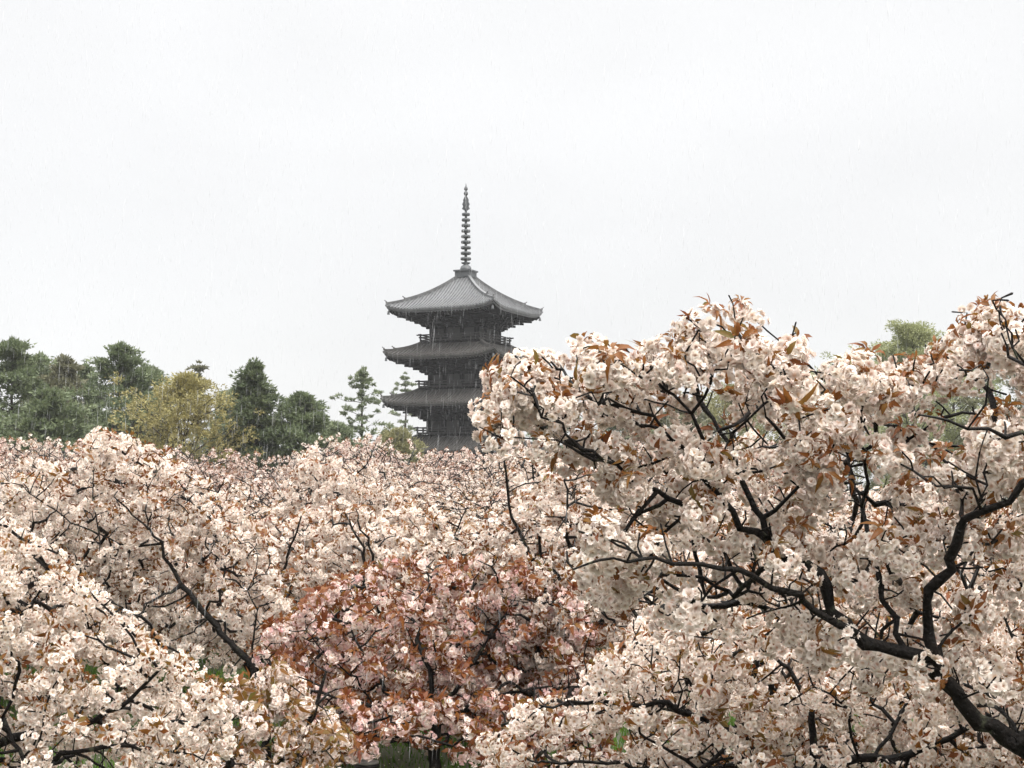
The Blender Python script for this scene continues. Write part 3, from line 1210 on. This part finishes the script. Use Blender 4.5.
# ---- the lower tree in front at the bottom right
def low_tree():
    rng = np.random.default_rng(8)
    base = base_at(840, 7.3)
    f = P(812, 790, 7.2)
    paths = [
        ([base, base + (0.02, 0, 0.5), f], 0.085, 0.07),
        (px_path([(812, 790), (759, 758), (742, 737), (714, 723), (679, 709), (644, 702), (585, 702), (550, 704)], 7.2, 6.7), 0.035, 0.008),
        (px_path([(742, 737), (700, 768), (658, 744), (637, 727)], 7.0, 6.6), 0.018, 0.007),
        (px_path([(759, 765), (700, 775), (644, 767), (603, 762), (545, 762)], 7.1, 6.5), 0.022, 0.007),
        (px_path([(812, 790), (815, 720), (800, 680), (770, 653), (749, 643), (721, 629)], 7.2, 7.4), 0.03, 0.008),
        (px_path([(714, 723), (712, 690), (711, 640)], 6.95, 7.0), 0.01, 0.005),
        (px_path([(679, 709), (681, 680), (681, 650)], 6.9, 6.9), 0.009, 0.005),
        (px_path([(655, 704), (651, 675), (649, 646)], 6.85, 6.9), 0.009, 0.005),
        (px_path([(805, 775), (830, 764), (860, 760), (890, 758), (950, 740), (1010, 700)], 7.0, 6.9), 0.045, 0.014),
        (px_path([(860, 760), (850, 720), (842, 700), (815, 690)], 6.9, 6.8), 0.014, 0.006),
        (px_path([(870, 758), (895, 720), (915, 690), (930, 640)], 6.9, 7.3), 0.016, 0.007),
    ]
    poly = [(470, 770), (500, 725), (560, 690), (600, 660), (640, 615), (700, 600), (760, 610), (840, 640), (940, 600), (1040, 590), (1120, 660), (1120, 800), (950, 815), (700, 815), (500, 800)]
    att = crown_points(620, poly, lambda x, y: (6.65, 8.3 if y < 700 else 7.6), rng)
    cherry('low white cherry tree with thin spreading limbs under the big right-hand tree', base, paths, att, 1, 0.075, 0.09,
           tint=0.07, spread=0.1, leafscale=0.95, leaves=10, hue=0.5, leafy=0.9, size=1.03, extra=0.06, singles=100, seed=31, tip=0.0034)


low_tree()


# ---- bottom left tree
def left_corner_tree():
    rng = np.random.default_rng(9)
    base = base_at(-40, 8.2)
    f = P(-25, 775, 8.1)
    paths = [
        ([base, base + (0.03, 0.0, 0.5), f], 0.10, 0.08),
        (px_path([(-25, 775), (0, 740), (35, 734), (87, 723), (130, 700), (160, 670)], 8.1, 7.9), 0.045, 0.012),
        (px_path([(-25, 775), (20, 770), (45, 758), (77, 751), (120, 745), (160, 750)], 8.1, 7.7), 0.035, 0.01),
        (px_path([(-25, 775), (0, 722), (20, 750), (40, 775)], 8.1, 7.6), 0.03, 0.012),
        (px_path([(-25, 770), (-20, 700), (0, 640), (35, 600), (60, 560)], 8.2, 8.5), 0.045, 0.01),
        (px_path([(0, 640), (50, 645), (90, 625), (120, 610)], 8.3, 8.3), 0.02, 0.007),
    ]
    poly = [(-90, 520), (-30, 505), (20, 520), (60, 555), (105, 590), (150, 640), (190, 660), (225, 700), (232, 745), (215, 790), (-90, 800)]
    att = crown_points(640, poly, lambda x, y: (7.5, 9.5), rng)
    cherry('dense creamy white cherry tree filling the bottom left corner', base, paths, att, 1, 0.08, 0.095,
           tint=0.05, spread=0.08, leafscale=0.95, leaves=8, hue=0.55, leafy=0.75, size=1.08, extra=0.10, singles=100, seed=41, tip=0.0034)


left_corner_tree()


# ---- tree with the forked crown on the left
def forked_tree():
    rng = np.random.default_rng(10)
    D = 14.0
    base = base_at(270, D)
    paths = [
        ([base] + px_path([(268, 735), (266, 705), (251, 664), (227, 640), (209, 619), (181, 584)], D), 0.085, 0.05),
        (px_path([(181, 584), (175, 573), (164, 557), (161, 543), (148, 529), (126, 510), (112, 497)], D, D - 0.3), 0.04, 0.012),
        (px_path([(148, 529), (145, 510), (148, 486), (158, 474), (167, 464)], D - 0.1, D), 0.02, 0.008),
        (px_path([(150, 518), (169, 499), (189, 483)], D, D - 0.2), 0.014, 0.008),
        (px_path([(181, 584), (153, 600), (129, 624)], D - 0.2, D - 0.7), 0.03, 0.012),
        (px_path([(161, 545), (130, 545), (100, 535), (97, 527), (93, 497), (90, 466), (95, 440)], D, D + 0.3), 0.024, 0.009),
        (px_path([(100, 535), (82, 527), (55, 510), (30, 492), (11, 483)], D, D - 0.2), 0.02, 0.01),
        (px_path([(227, 640), (222, 600), (226, 570), (205, 545), (218, 500)], D + 0.1, D + 0.6), 0.03, 0.01),
        (px_path([(251, 664), (256, 620), (250, 590), (258, 560)], D, D - 0.3), 0.024, 0.01),
    ]
    poly = [(-20, 490), (30, 470), (70, 455), (85, 428), (112, 432), (150, 446), (172, 452), (192, 476), (230, 500), (270, 540), (290, 600), (280, 650), (230, 670), (170, 665), (110, 640), (60, 580), (0, 560)]
    att = crown_points(800, poly, lambda x, y: (D - 0.12, D + 1.7), rng)
    cherry('white cherry tree whose forked crown rises highest above the left blossom canopy', base, paths, att, 2, 0.10, 0.11,
           tint=0.08, spread=0.1, limbk=0.72, clear=0.045, leaves=9, hue=0.42, leafy=0.85, size=1.12, extra=0.06, singles=100, seed=51, tip=0.0050)


forked_tree()


# ---- the reddish pink tree in the middle
def pink_tree():
    rng = np.random.default_rng(12)
    D = 12.3
    base = base_at(436, D)
    paths = [
        ([base] + px_path([(435, 760), (437, 735), (433, 712)], D), 0.08, 0.055),
        (px_path([(436, 720), (420, 713), (402, 711), (376, 708), (354, 702), (334, 697), (300, 690), (275, 680)], D, D - 0.6), 0.036, 0.01),
        (px_path([(437, 742), (408, 740), (389, 740), (368, 736), (340, 728)], D, D - 0.8), 0.032, 0.01),
        (px_path([(402, 711), (385, 690), (378, 675), (360, 650), (350, 620), (352, 590)], D, D + 0.2), 0.026, 0.009),
        (px_path([(376, 708), (362, 690), (358, 678), (325, 655), (305, 630)], D - 0.1, D - 0.4), 0.016, 0.008),
        (px_path([(433, 712), (430, 670), (418, 640), (425, 600), (430, 575)], D, D + 0.3), 0.036, 0.01),
        (px_path([(433, 712), (455, 690), (480, 655), (500, 620), (520, 590)], D, D), 0.034, 0.01),
        (px_path([(436, 720), (480, 702), (520, 690), (560, 688), (590, 680)], D, D - 0.4), 0.03, 0.009),
    ]
    poly = [(255, 660), (265, 630), (300, 605), (330, 580), (370, 568), (420, 562), (480, 560), (530, 570), (570, 590), (600, 625), (605, 680), (590, 725), (520, 745), (470, 735), (430, 728), (380, 735), (330, 760), (290, 750), (262, 690)]
    low = [(285, 700), (600, 700), (612, 775), (480, 775), (470, 760), (440, 752), (400, 737), (350, 765), (285, 778)]
    att = np.concatenate([crown_points(720, poly, lambda x, y: (D - 0.45, D + 1.7), rng), crown_points(190, low, lambda x, y: (D - 1.4, D + 0.2), rng)])
    att = att[att[:, 2] > 0.25]
    cherry('rosy pink cherry tree thick with red-brown young leaves in the middle foreground', base, paths, att, 2, 0.085, 0.095,
           tint=0.40, spread=0.2, leafscale=1.2, leaves=13, hue=0.25, leafy=1.0, size=1.1, extra=0.04, singles=100, seed=61, tip=0.0050)


pink_tree()


def filler(label, px, d, ytop, rx, ry, zb, n, lod, seed, **kw):
    rng = np.random.default_rng(seed)
    b = base_at(px, d)
    zt = P(px, ytop, d)[2]
    att = dome(b[0], b[1], zt, rx, ry, zb, n, rng)
    paths = kw.pop('paths', None) or vase(b, zt, rx, rng, 5)
    return cherry(label, b, paths, att, lod, kw.pop('step', 0.11), kw.pop('kill', 0.12), seed=seed, **kw)


filler('low bronze-leaved cherry bush between the bottom left tree and the pink tree', 255, 10.6, 668, 0.95, 0.8, 0.42, 460, 2, 71,
       tint=0.2, leafscale=1.15, leaves=12, hue=0.72, leafy=1.0, size=1.0, extra=0.03, nblossom=0.8, tip=0.004)
filler('white cherry tree with a dark upright trunk, between the pink tree and the big tree', 574, 13.2, 448, 1.15, 1.2, 0.95, 800, 2, 72,
       tint=0.07, leaves=9, hue=0.45, leafy=0.8, size=1.12, extra=0.12, tip=0.0050)
filler('white cherry tree directly behind the pink tree', 395, 16.6, 505, 1.7, 1.5, 0.8, 850, 2, 73,
       tint=0.08, leaves=9, hue=0.42, leafy=0.8, size=1.15, extra=0.06, tip=0.0054)
filler('white cherry tree behind the forked tree at the left edge of the photo', 10, 17.0, 462, 1.9, 1.6, 0.9, 850, 2, 74,
       tint=0.09, leaves=9, hue=0.38, leafy=0.8, size=1.15, extra=0.06, tip=0.0054)
filler('white cherry tree in the dip between the forked tree and the middle crowns', 262, 18.0, 505, 1.7, 1.5, 0.8, 800, 2, 75,
       tint=0.09, leaves=9, hue=0.38, leafy=0.8, size=1.15, extra=0.06, tip=0.0054)
filler('low white cherry tree whose blossoms show underneath and behind the pink tree', 345, 14.6, 660, 1.1, 0.9, 0.45, 420, 2, 78,
       tint=0.07, leaves=7, hue=0.5, leafy=0.7, size=1.1, extra=0.06, tip=0.0050)
filler('low white cherry tree behind the pink tree trunk, to its right', 490, 15.2, 640, 1.1, 0.9, 0.45, 420, 2, 79,
       tint=0.07, leaves=7, hue=0.5, leafy=0.7, size=1.1, extra=0.06, tip=0.0050)
filler('white cherry tree close behind the low spreading tree', 730, 10.8, 545, 1.25, 1.0, 0.45, 620, 2, 80,
       tint=0.07, leaves=8, hue=0.5, leafy=0.8, size=1.05, extra=0.05, tip=0.004)
filler('white cherry tree behind the fork of the biggest trunk', 905, 10.2, 500, 1.25, 1.0, 0.45, 620, 2, 81,
       tint=0.07, leaves=8, hue=0.5, leafy=0.8, size=1.05, extra=0.05, tip=0.004)
filler('white cherry tree behind the biggest trunk at the right edge of the photo', 1060, 9.0, 530, 1.1, 0.9, 0.45, 560, 1, 82,
       tint=0.18, leaves=8, hue=0.5, leafy=0.8, size=1.0, extra=0.05, tip=0.004)
filler('white cherry tree two rows behind the low spreading tree', 815, 14.8, 505, 1.7, 1.2, 0.5, 700, 2, 83,
       tint=0.07, leaves=7, hue=0.5, leafy=0.7, size=1.1, extra=0.06, tip=0.0050)
DF = 21.5
_fp = [([base_at(330, DF)] + px_path([(330, 600), (332, 560), (334, 518)], DF), 0.08, 0.05),
       (px_path([(334, 518), (337, 499), (342, 488), (353, 475), (369, 464), (375, 445)], DF), 0.032, 0.01),
       (px_path([(334, 518), (355, 508), (378, 504), (392, 500)], DF), 0.018, 0.008),
       (px_path([(353, 475), (345, 462), (338, 450)], DF), 0.012, 0.007),
       (px_path([(332, 560), (310, 530), (303, 505), (295, 480)], DF, DF + 0.4), 0.03, 0.01),
       (px_path([(332, 560), (360, 545), (400, 530), (420, 505)], DF, DF - 0.5), 0.03, 0.01)]
filler('white cherry tree with one curved bare branch rising left of the pagoda foot', 338, DF, 441, 1.25, 1.4, 0.9, 640, 2, 76, paths=_fp,
       tint=0.08, leaves=7, hue=0.42, leafy=0.65, size=1.18, extra=0.12, tip=0.0056)

# ---- the packed cherry garden behind: a few kinds grown once, then copied
def garden():
    rng = np.random.default_rng(77)
    protos = []
    for i, (tint, hue, leafy, zt, rx) in enumerate([(0.10, 0.4, 0.65, 3.2, 1.9), (0.02, 0.5, 0.6, 3.5, 2.1), (0.18, 0.35, 0.75, 3.3, 2.0),
                                                     (0.30, 0.3, 0.7, 3.4, 1.9), (0.08, 0.5, 0.65, 3.0, 2.2), (0.06, 0.55, 0.9, 3.6, 2.0)]):
        r = np.random.default_rng(300 + i)
        att = dome(0, 0, zt, rx, rx * 0.95, 0.9, 1000, r, 0.5)
        shoots = r.normal(0, 0.45, (26, 3)) * np.array((rx, rx, 0)) + np.array((0, 0, zt)) + r.uniform(0.0, 0.42, (26, 1)) * np.array((0, 0, 1))
        att = np.concatenate([att, shoots - np.array((0, 0, 1)) * 0.25 * (shoots[:, :1] ** 2 + shoots[:, 1:2] ** 2) / rx])
        protos.append(cherry('x', (0, 0, 0), vase((0, 0, 0), zt, rx, r, 7, 0.1), att, 3, 0.14, 0.15, tint=tint, spread=0.1, leafscale=1.12, leaves=10, hue=hue, leafy=min(1, leafy + 0.3),
                             size=1.22, extra=0.08, nblossom=0.9, seed=400 + i, tip=0.0085, split=False))
    tops = [3.2, 3.5, 3.3, 3.4, 3.0, 3.6]
    used = set()

    def place(k, x, y, ztop, label):
        s = ztop / tops[k]
        if k not in used:
            o = protos[k]
            used.add(k)
        else:
            o = protos[k].copy()
            COL.objects.link(o)
            for ch in list(protos[k].children):
                c = ch.copy()
                COL.objects.link(c)
                c.parent = o
        o.location = (x, y, float(ground_z(x, y)))
        o.rotation_euler = (0, 0, rng.uniform(0, 6.28))
        o.scale = (max(s, 0.92), max(s, 0.92), s)
        o['label'] = label
        o['group'] = 'cherry trees of the packed garden behind'
    # a pinker crown that stands out before the dark conifers
    b = base_at(232, 62)
    place(3, b[0], b[1], P(232, 458, 62)[2], 'pinkish cherry tree standing out against the dark conifers, left of the pagoda')
    rows = []
    y = 19.5
    while y < 84:
        sp = 3.0 + (y - 19) * 0.036
        half = 0.40 * y + 2
        x = -half + rng.uniform(0, sp)
        while x < half:
            rows.append((x + rng.normal(0, 0.35), y + rng.normal(0, 0.4)))
            x += sp * rng.uniform(0.9, 1.15)
        y += sp * 0.92
    for x, y in rows:
        px = 512 + x / y * FPX
        if abs(px - 335) < 70 and abs(y - DF) < 2.0 or (px > 800 and y > 34):
            continue
        if abs(px - 262) < 60 and abs(y - 18) < 2.4:
            continue
        # crown tops follow the canopy line of the garden
        line = 512 - 34 * np.clip((y - 19) / 14, 0, 1) - 33 * np.clip((y - 33) / 40, 0, 1)
        line += 27 * math.exp(-((px - 232) / 62) ** 2) * (1 if y > 30 else 0.4)
        line += 9 * math.exp(-((px - 430) / 55) ** 2)
        line += 8 * math.sin(px * 0.013 + y * 0.3)
        zt = np.clip(P(px, line, y)[2], 2.0, 4.4) * rng.uniform(0.86, 1.08)
        side = 'left of the pagoda' if px < 380 else ('below the pagoda' if px < 560 else 'behind the big right-hand tree')
        dist = 'front' if y < 30 else ('middle' if y < 52 else 'farthest')
        place(int(rng.integers(0, 6)) if y < 50 or rng.random() < 0.5 else int(rng.choice([2, 3])), x, y, zt, f'pale cherry tree in the {dist} rows of the canopy {side}')
    print('garden trees', len(rows))


garden()

fallen_petals()

# ------------------------------------------------------------------ woodland behind
def foliage_cloud(centres, radii, per, size, flat, rng, updir=0.4, outward=None):
    """Leaf-sized triangles scattered round many clump centres."""
    n = len(centres)
    c = np.repeat(centres, per, 0)
    r = np.repeat(radii, per)
    d = rng.normal(0, 1, (n * per, 3))
    d /= np.linalg.norm(d, axis=1)[:, None]
    rad = r * rng.uniform(0.25, 1.0, n * per) ** 0.6
    p = c + d * rad[:, None] * np.array((1, 1, flat))
    ax = d + np.array((0, 0, updir)) + rng.normal(0, 0.5, d.shape)
    if outward is not None:
        ax += np.repeat(outward, per, 0) * 0.9
    ax /= np.linalg.norm(ax, axis=1)[:, None]
    sd = np.cross(ax, rng.normal(0, 1, d.shape))
    sd /= np.linalg.norm(sd, axis=1)[:, None] + 1e-9
    L = size * rng.uniform(0.6, 1.4, n * per)[:, None]
    V = np.stack([p - sd * L * 0.28, p + sd * L * 0.28, p + ax * L], 1).reshape(-1, 3)
    F = np.arange(3 * n * per).reshape(-1, 3)
    tone = np.repeat(np.clip(rng.normal(0.5, 0.22, n), 0, 1), per) * 0.6 + rng.random(n * per) * 0.4
    C = np.repeat(np.stack([tone, tone, tone], 1), 3, 0)
    return V, F, C


def far_tree(kind, label, cat, px, ytop, wpx, d, mat, seed, group='trees beyond the cherry garden', name='pine_tree', ybot=None, dens=1.0):
    rng = np.random.default_rng(seed)
    b = base_at(px, d)
    zt = P(px, ytop, d)[2] - b[2]
    R = wpx / 2 / FPX * d * {'pine': 1.45, 'cedar': 1.3, 'sparse': 1.15, 'broad': 1.15, 'cone': 1.2}[kind]
    z0 = zt * (0.12 if kind != 'sparse' else 0.28)
    root = thing(name, label, cat, b, rng.uniform(0, 6.28), group)
    lean = rng.normal(0, 0.02, 2)

    def axis(z):
        return np.array((lean[0] * z + 0.12 * math.sin(z * 0.7 + seed), lean[1] * z, z))
    nodes, par, rad = [], [], []
    K = 24
    for i in range(K + 1):
        nodes.append(axis(zt * 0.97 * i / K)); par.append(i - 1); rad.append(max(0.03, (0.022 * zt) * (1 - i / K)))
    cen, rr, outw = [], [], []
    nl = {'pine': 74, 'cedar': 110, 'sparse': 44, 'broad': 90, 'cone': 60}[kind]
    for i in range(nl):
        t = (i + rng.random()) / nl
        z = z0 + (zt - z0) * t ** 0.9
        f = (z - z0) / (zt - z0)
        if kind == 'pine':
            prof = (1 - f) ** 0.72 * (0.55 + 0.45 * min(1, f * 3)) * 1.15 + 0.03
        elif kind in ('cedar',):
            prof = (1 - f) ** 0.62 * (0.75 + 0.25 * min(1, f * 4))
        elif kind == 'cone':
            prof = (1 - f) ** 0.8 + 0.03
        elif kind == 'sparse':
            prof = (1 - f) ** 0.5 * rng.uniform(0.4, 1.15)
        else:
            prof = math.sqrt(max(0.02, 1 - (2 * f - 0.85) ** 2 / 1.35)) if f > 0.1 else 0.6
        Lmax = max(0.25, (zt - z) * 1.5)
        L = min(Lmax, R * prof) * (rng.uniform(0.5, 1.18) if kind != 'sparse' else rng.uniform(0.55, 1.5))
        az = rng.uniform(0, 6.28) if kind != 'sparse' else i * 2.4 + rng.normal(0, 0.3)
        rise = {'pine': 0.25, 'cedar': 0.45, 'sparse': 0.22, 'broad': 0.75, 'cone': 0.1}[kind] + rng.normal(0, 0.1)
        p0 = axis(max(0.3, z - L * rise * 0.6))
        start = int(np.clip(round(p0[2] / (zt * 0.97) * K), 1, K))
        last = start
        seg = 4
        o = np.array((math.cos(az), math.sin(az), 0))
        for s in range(1, seg + 1):
            q = nodes[start] + (o * L + np.array((0, 0, L * rise))) * s / seg + rng.normal(0, 0.06 * L, 3) * (s / seg)
            nodes.append(q); par.append(last); rad.append(max(0.012, 0.012 * L * (1.2 - s / seg)))
            last = len(nodes) - 1
            if s >= (2 if L > 1 else 1):
                m = {'pine': 4, 'cedar': 3, 'sparse': 1, 'broad': 4, 'cone': 3}[kind]
                for _ in range(m):
                    cen.append(q + rng.normal(0, 1, 3) * np.array((0.3, 0.3, 0.12 if kind != 'broad' else 0.28)) * (0.25 + 0.42 * L))
                    rr.append({'pine': 0.36, 'cedar': 0.30, 'sparse': 0.28, 'broad': 0.34, 'cone': 0.4}[kind] * rng.uniform(0.5, 1.4) * (0.75 if kind == 'sparse' else 1) * min(1.3, 0.5 + R / 5))
                    outw.append(o)
    # tip
    for z in np.linspace(zt * 0.9, zt, 5):
        cen.append(axis(z) + rng.normal(0, 0.08, 3)); rr.append(0.28 if kind != 'sparse' else 0.2); outw.append(np.array((0, 0, 1.0)))
    V, F = wood(np.array(nodes), np.array(par), np.array(rad), rng)
    obj('trunk', mesh_np('trunk', V, F, M_FBARK, smooth=True), root)
    flat = {'pine': 0.45, 'cedar': 0.7, 'sparse': 0.4, 'broad': 0.75, 'cone': 0.5}[kind]
    per = int({'pine': 28, 'cedar': 27, 'sparse': 28, 'broad': 25, 'cone': 40}[kind] * dens)
    V, F, C = foliage_cloud(np.array(cen), np.array(rr), per, 0.23 if kind != 'broad' else 0.16, flat, rng, 0.5, np.array(outw))
    V[:, 2] = np.maximum(V[:, 2], 0.1)
    tag(obj('crown', mesh_np('crown', V, F, mat, C), root))


M_PINE = needle_mat('pine_needles', (0.080, 0.106, 0.054), (0.132, 0.165, 0.083), (0.195, 0.224, 0.118))
M_PINE2 = needle_mat('brownish_pine_needles', (0.112, 0.116, 0.064), (0.165, 0.163, 0.094), (0.224, 0.212, 0.130))
M_CEDAR = needle_mat('cedar_foliage', (0.066, 0.090, 0.047), (0.109, 0.137, 0.068), (0.165, 0.189, 0.099))
M_GOLD = needle_mat('golden_new_leaves', (0.21, 0.185, 0.07), (0.30, 0.265, 0.105), (0.38, 0.34, 0.15))
M_PALE = needle_mat('pale_new_leaves', (0.236, 0.254, 0.118), (0.330, 0.348, 0.177), (0.425, 0.437, 0.236))
M_OLIVE = needle_mat('olive_leaves', (0.165, 0.159, 0.071), (0.236, 0.227, 0.109), (0.319, 0.301, 0.153))
M_GREEN = needle_mat('grey_green_leaves', (0.118, 0.147, 0.083), (0.177, 0.210, 0.118), (0.236, 0.266, 0.159))

far_tree('pine', 'dark spreading pine at the far left edge above the blossoms', 'pine tree', 12, 341, 120, 92, M_PINE, 501)
far_tree('pine', 'brownish green pine just right of the dark pine at the left edge', 'pine tree', 62, 358, 80, 104, M_PINE2, 502)
far_tree('pine', 'tallest broad pine of the left wood, beside the golden tree', 'pine tree', 113, 345, 112, 98, M_PINE, 503)
far_tree('pine', 'dark pine partly hidden beyond the left photo edge', 'pine tree', -62, 335, 120, 95, M_PINE, 504)
far_tree('sparse', 'thin bare-topped pine showing over the golden tree', 'pine tree', 198, 363, 40, 118, M_PINE2, 505)
far_tree('broad', 'golden brown broadleaf tree in new leaf among the dark conifers', 'broadleaf tree', 186, 379, 104, 86, M_GOLD, 506, name='broadleaf_tree')
far_tree('cedar', 'dark columnar cedar right of the golden tree', 'cedar tree', 258, 364, 66, 88, M_CEDAR, 507, name='cedar_tree')
far_tree('pine', 'wide green conifer on the right flank of the columnar cedar', 'conifer', 300, 394, 92, 90, M_PINE, 508, name='conifer_tree')
far_tree('sparse', 'tall open conifer with tiered tufts standing alone left of the pagoda', 'conifer', 358, 370, 74, 112, M_GREEN, 609, name='conifer_tree', dens=1.3)
far_tree('sparse', 'small open conifer touching the left eaves of the pagoda', 'conifer', 404, 374, 48, 168, M_GREEN, 510, name='conifer_tree', dens=1.3)
far_tree('pine', 'low grey-green conifer at the foot of the tall open conifer', 'conifer', 335, 424, 60, 100, M_GREEN, 511, name='conifer_tree')
far_tree('broad', 'low yellowish green tree at the left foot of the pagoda', 'broadleaf tree', 396, 432, 60, 105, M_OLIVE, 512, name='broadleaf_tree')
far_tree('pine', 'low dark pine filling the gap under the tallest broad pine', 'pine tree', 146, 400, 90, 101, M_PINE2, 513)
far_tree('cedar', 'pointed grey-green conifer between the two left edge pines', 'conifer', 38, 356, 60, 110, M_GREEN, 524, name='conifer_tree')
far_tree('cedar', 'pointed conifer rising between the brownish pine and the tallest pine', 'conifer', 86, 366, 56, 112, M_PINE, 525, name='conifer_tree')
far_tree('pine', 'hazy conifer behind the left shoulder of the golden tree', 'conifer', 150, 366, 70, 120, M_GREEN, 526, name='conifer_tree')
far_tree('pine', 'hazy conifer between the golden tree and the columnar cedar', 'conifer', 228, 392, 60, 115, M_GREEN, 527, name='conifer_tree')
far_tree('pine', 'low dark pine filling the gap under the left edge pines', 'pine tree', 45, 392, 110, 87, M_PINE, 514)
far_tree('broad', 'low dull green tree in front of the golden tree', 'broadleaf tree', 232, 425, 60, 90, M_GREEN, 515, name='broadleaf_tree')
far_tree('broad', 'pale green round-topped tree rising behind the right crown of the big cherry', 'broadleaf tree', 914, 328, 128, 100, M_PALE, 536, name='broadleaf_tree', dens=2.2)
far_tree('broad', 'darker green tree beside the pale round-topped tree on the right', 'broadleaf tree', 950, 346, 100, 108, M_GREEN, 517, name='broadleaf_tree')
far_tree('broad', 'olive broadleaf tree glimpsed through the middle of the big cherry', 'broadleaf tree', 735, 388, 130, 96, M_OLIVE, 518, name='broadleaf_tree')
far_tree('pine', 'green pine glimpsed through the left branches of the big cherry, beside the pagoda', 'pine tree', 628, 372, 86, 110, M_GREEN, 519)
far_tree('pine', 'blue-green pine close behind the right eaves of the pagoda', 'pine tree', 556, 388, 70, 170, M_GREEN, 520)
far_tree('broad', 'olive tree glimpsed behind the dip in the big cherry crown', 'broadleaf tree', 820, 378, 110, 102, M_OLIVE, 521, name='broadleaf_tree')
far_tree('pine', 'dark pine behind the top right blossoms at the photo edge', 'pine tree', 1040, 345, 110, 96, M_PINE2, 522)
far_tree('pine', 'low dark pine between the olive trees behind the big cherry', 'pine tree', 680, 402, 90, 92, M_PINE2, 523)


# ------------------------------------------------------------------ flared stump under the pink tree
def stump():
    p = base_at(369, 12.6)
    a = Acc()
    a.lathe([(0.085, 0.0), (0.06, 0.10), (0.055, 0.2), (0.065, 0.29), (0.098, 0.38), (0.112, 0.40), (0.10, 0.415), (0.02, 0.41)], n=18)
    root = thing('flared_post', 'small dark flared post with a pale flat top on the lawn under the pink tree', 'post', p)  # modelled as a cut stump that flares towards its top
    obj('post_shaft', a.mesh('post_shaft', plain('dark_wet_post', (0.012, 0.012, 0.012), (0.03, 0.03, 0.03), 0.5, 20), True), root)
    a = Acc()
    a.lathe([(0.106, 0.418), (0.104, 0.432), (0.02, 0.437)], n=18)
    obj('cut_top', a.mesh('cut_top', plain('pale_wet_cut', (0.25, 0.24, 0.22), (0.36, 0.35, 0.33), 0.4, 20), True), root)


stump()


# ------------------------------------------------------------------ falling rain
def rain():
    """Slender falling drops through the air over the garden."""
    rng = np.random.default_rng(99)
    n = 36000
    y = 7.0 + 28 * rng.random(n) ** 0.75
    x = rng.uniform(-0.5, 0.5, n) * (y + 4)
    z = CAMH + rng.uniform(-0.22, 0.40, n) * y
    z = np.maximum(z, 0.3)
    L = rng.uniform(0.06, 0.18, n)
    r = rng.uniform(0.0006, 0.0011, n)
    tilt = rng.normal(0.03, 0.015, (2, n))
    B = np.stack([x, y, z], 1)
    T = B + np.stack([tilt[0] * L, tilt[1] * L, L], 1)
    M = B + (T - B) * 0.35
    ang = np.array((0, 2.0944, 4.1888))
    ring = np.stack([np.cos(ang), np.sin(ang), 0 * ang], 1)
    R = M[:, None, :] + r[:, None, None] * ring[None]
    V = np.concatenate([B[:, None], R, T[:, None]], 1).reshape(-1, 3)
    f = np.array([(0, 2, 1), (0, 3, 2), (0, 1, 3), (4, 1, 2), (4, 2, 3), (4, 3, 1)])
    F = (f[None] + (np.arange(n) * 5)[:, None, None]).reshape(-1, 3)
    m = bpy.data.materials.new('rain_water')
    m.use_nodes = True
    t = m.node_tree
    t.nodes.clear()
    o = t.nodes.new('ShaderNodeOutputMaterial')
    tr = t.nodes.new('ShaderNodeBsdfTransparent')
    df = t.nodes.new('ShaderNodeBsdfTranslucent')
    df.inputs[0].default_value = (0.775, 0.785, 0.80, 1)
    d2 = t.nodes.new('ShaderNodeBsdfDiffuse')
    d2.inputs[0].default_value = (0.775, 0.785, 0.80, 1)
    m1 = t.nodes.new('ShaderNodeMixShader')
    m2 = t.nodes.new('ShaderNodeMixShader')
    m2.inputs[0].default_value = 0.55
    t.links.new(df.outputs[0], m1.inputs[1])
    t.links.new(d2.outputs[0], m1.inputs[2])
    t.links.new(tr.outputs[0], m2.inputs[1])
    t.links.new(m1.outputs[0], m2.inputs[2])
    t.links.new(m2.outputs[0], o.inputs['Surface'])
    tag(obj('rain', mesh_np('rain', V, F, m)), kind='stuff', label='fine rain drops falling over the garden')


rain()
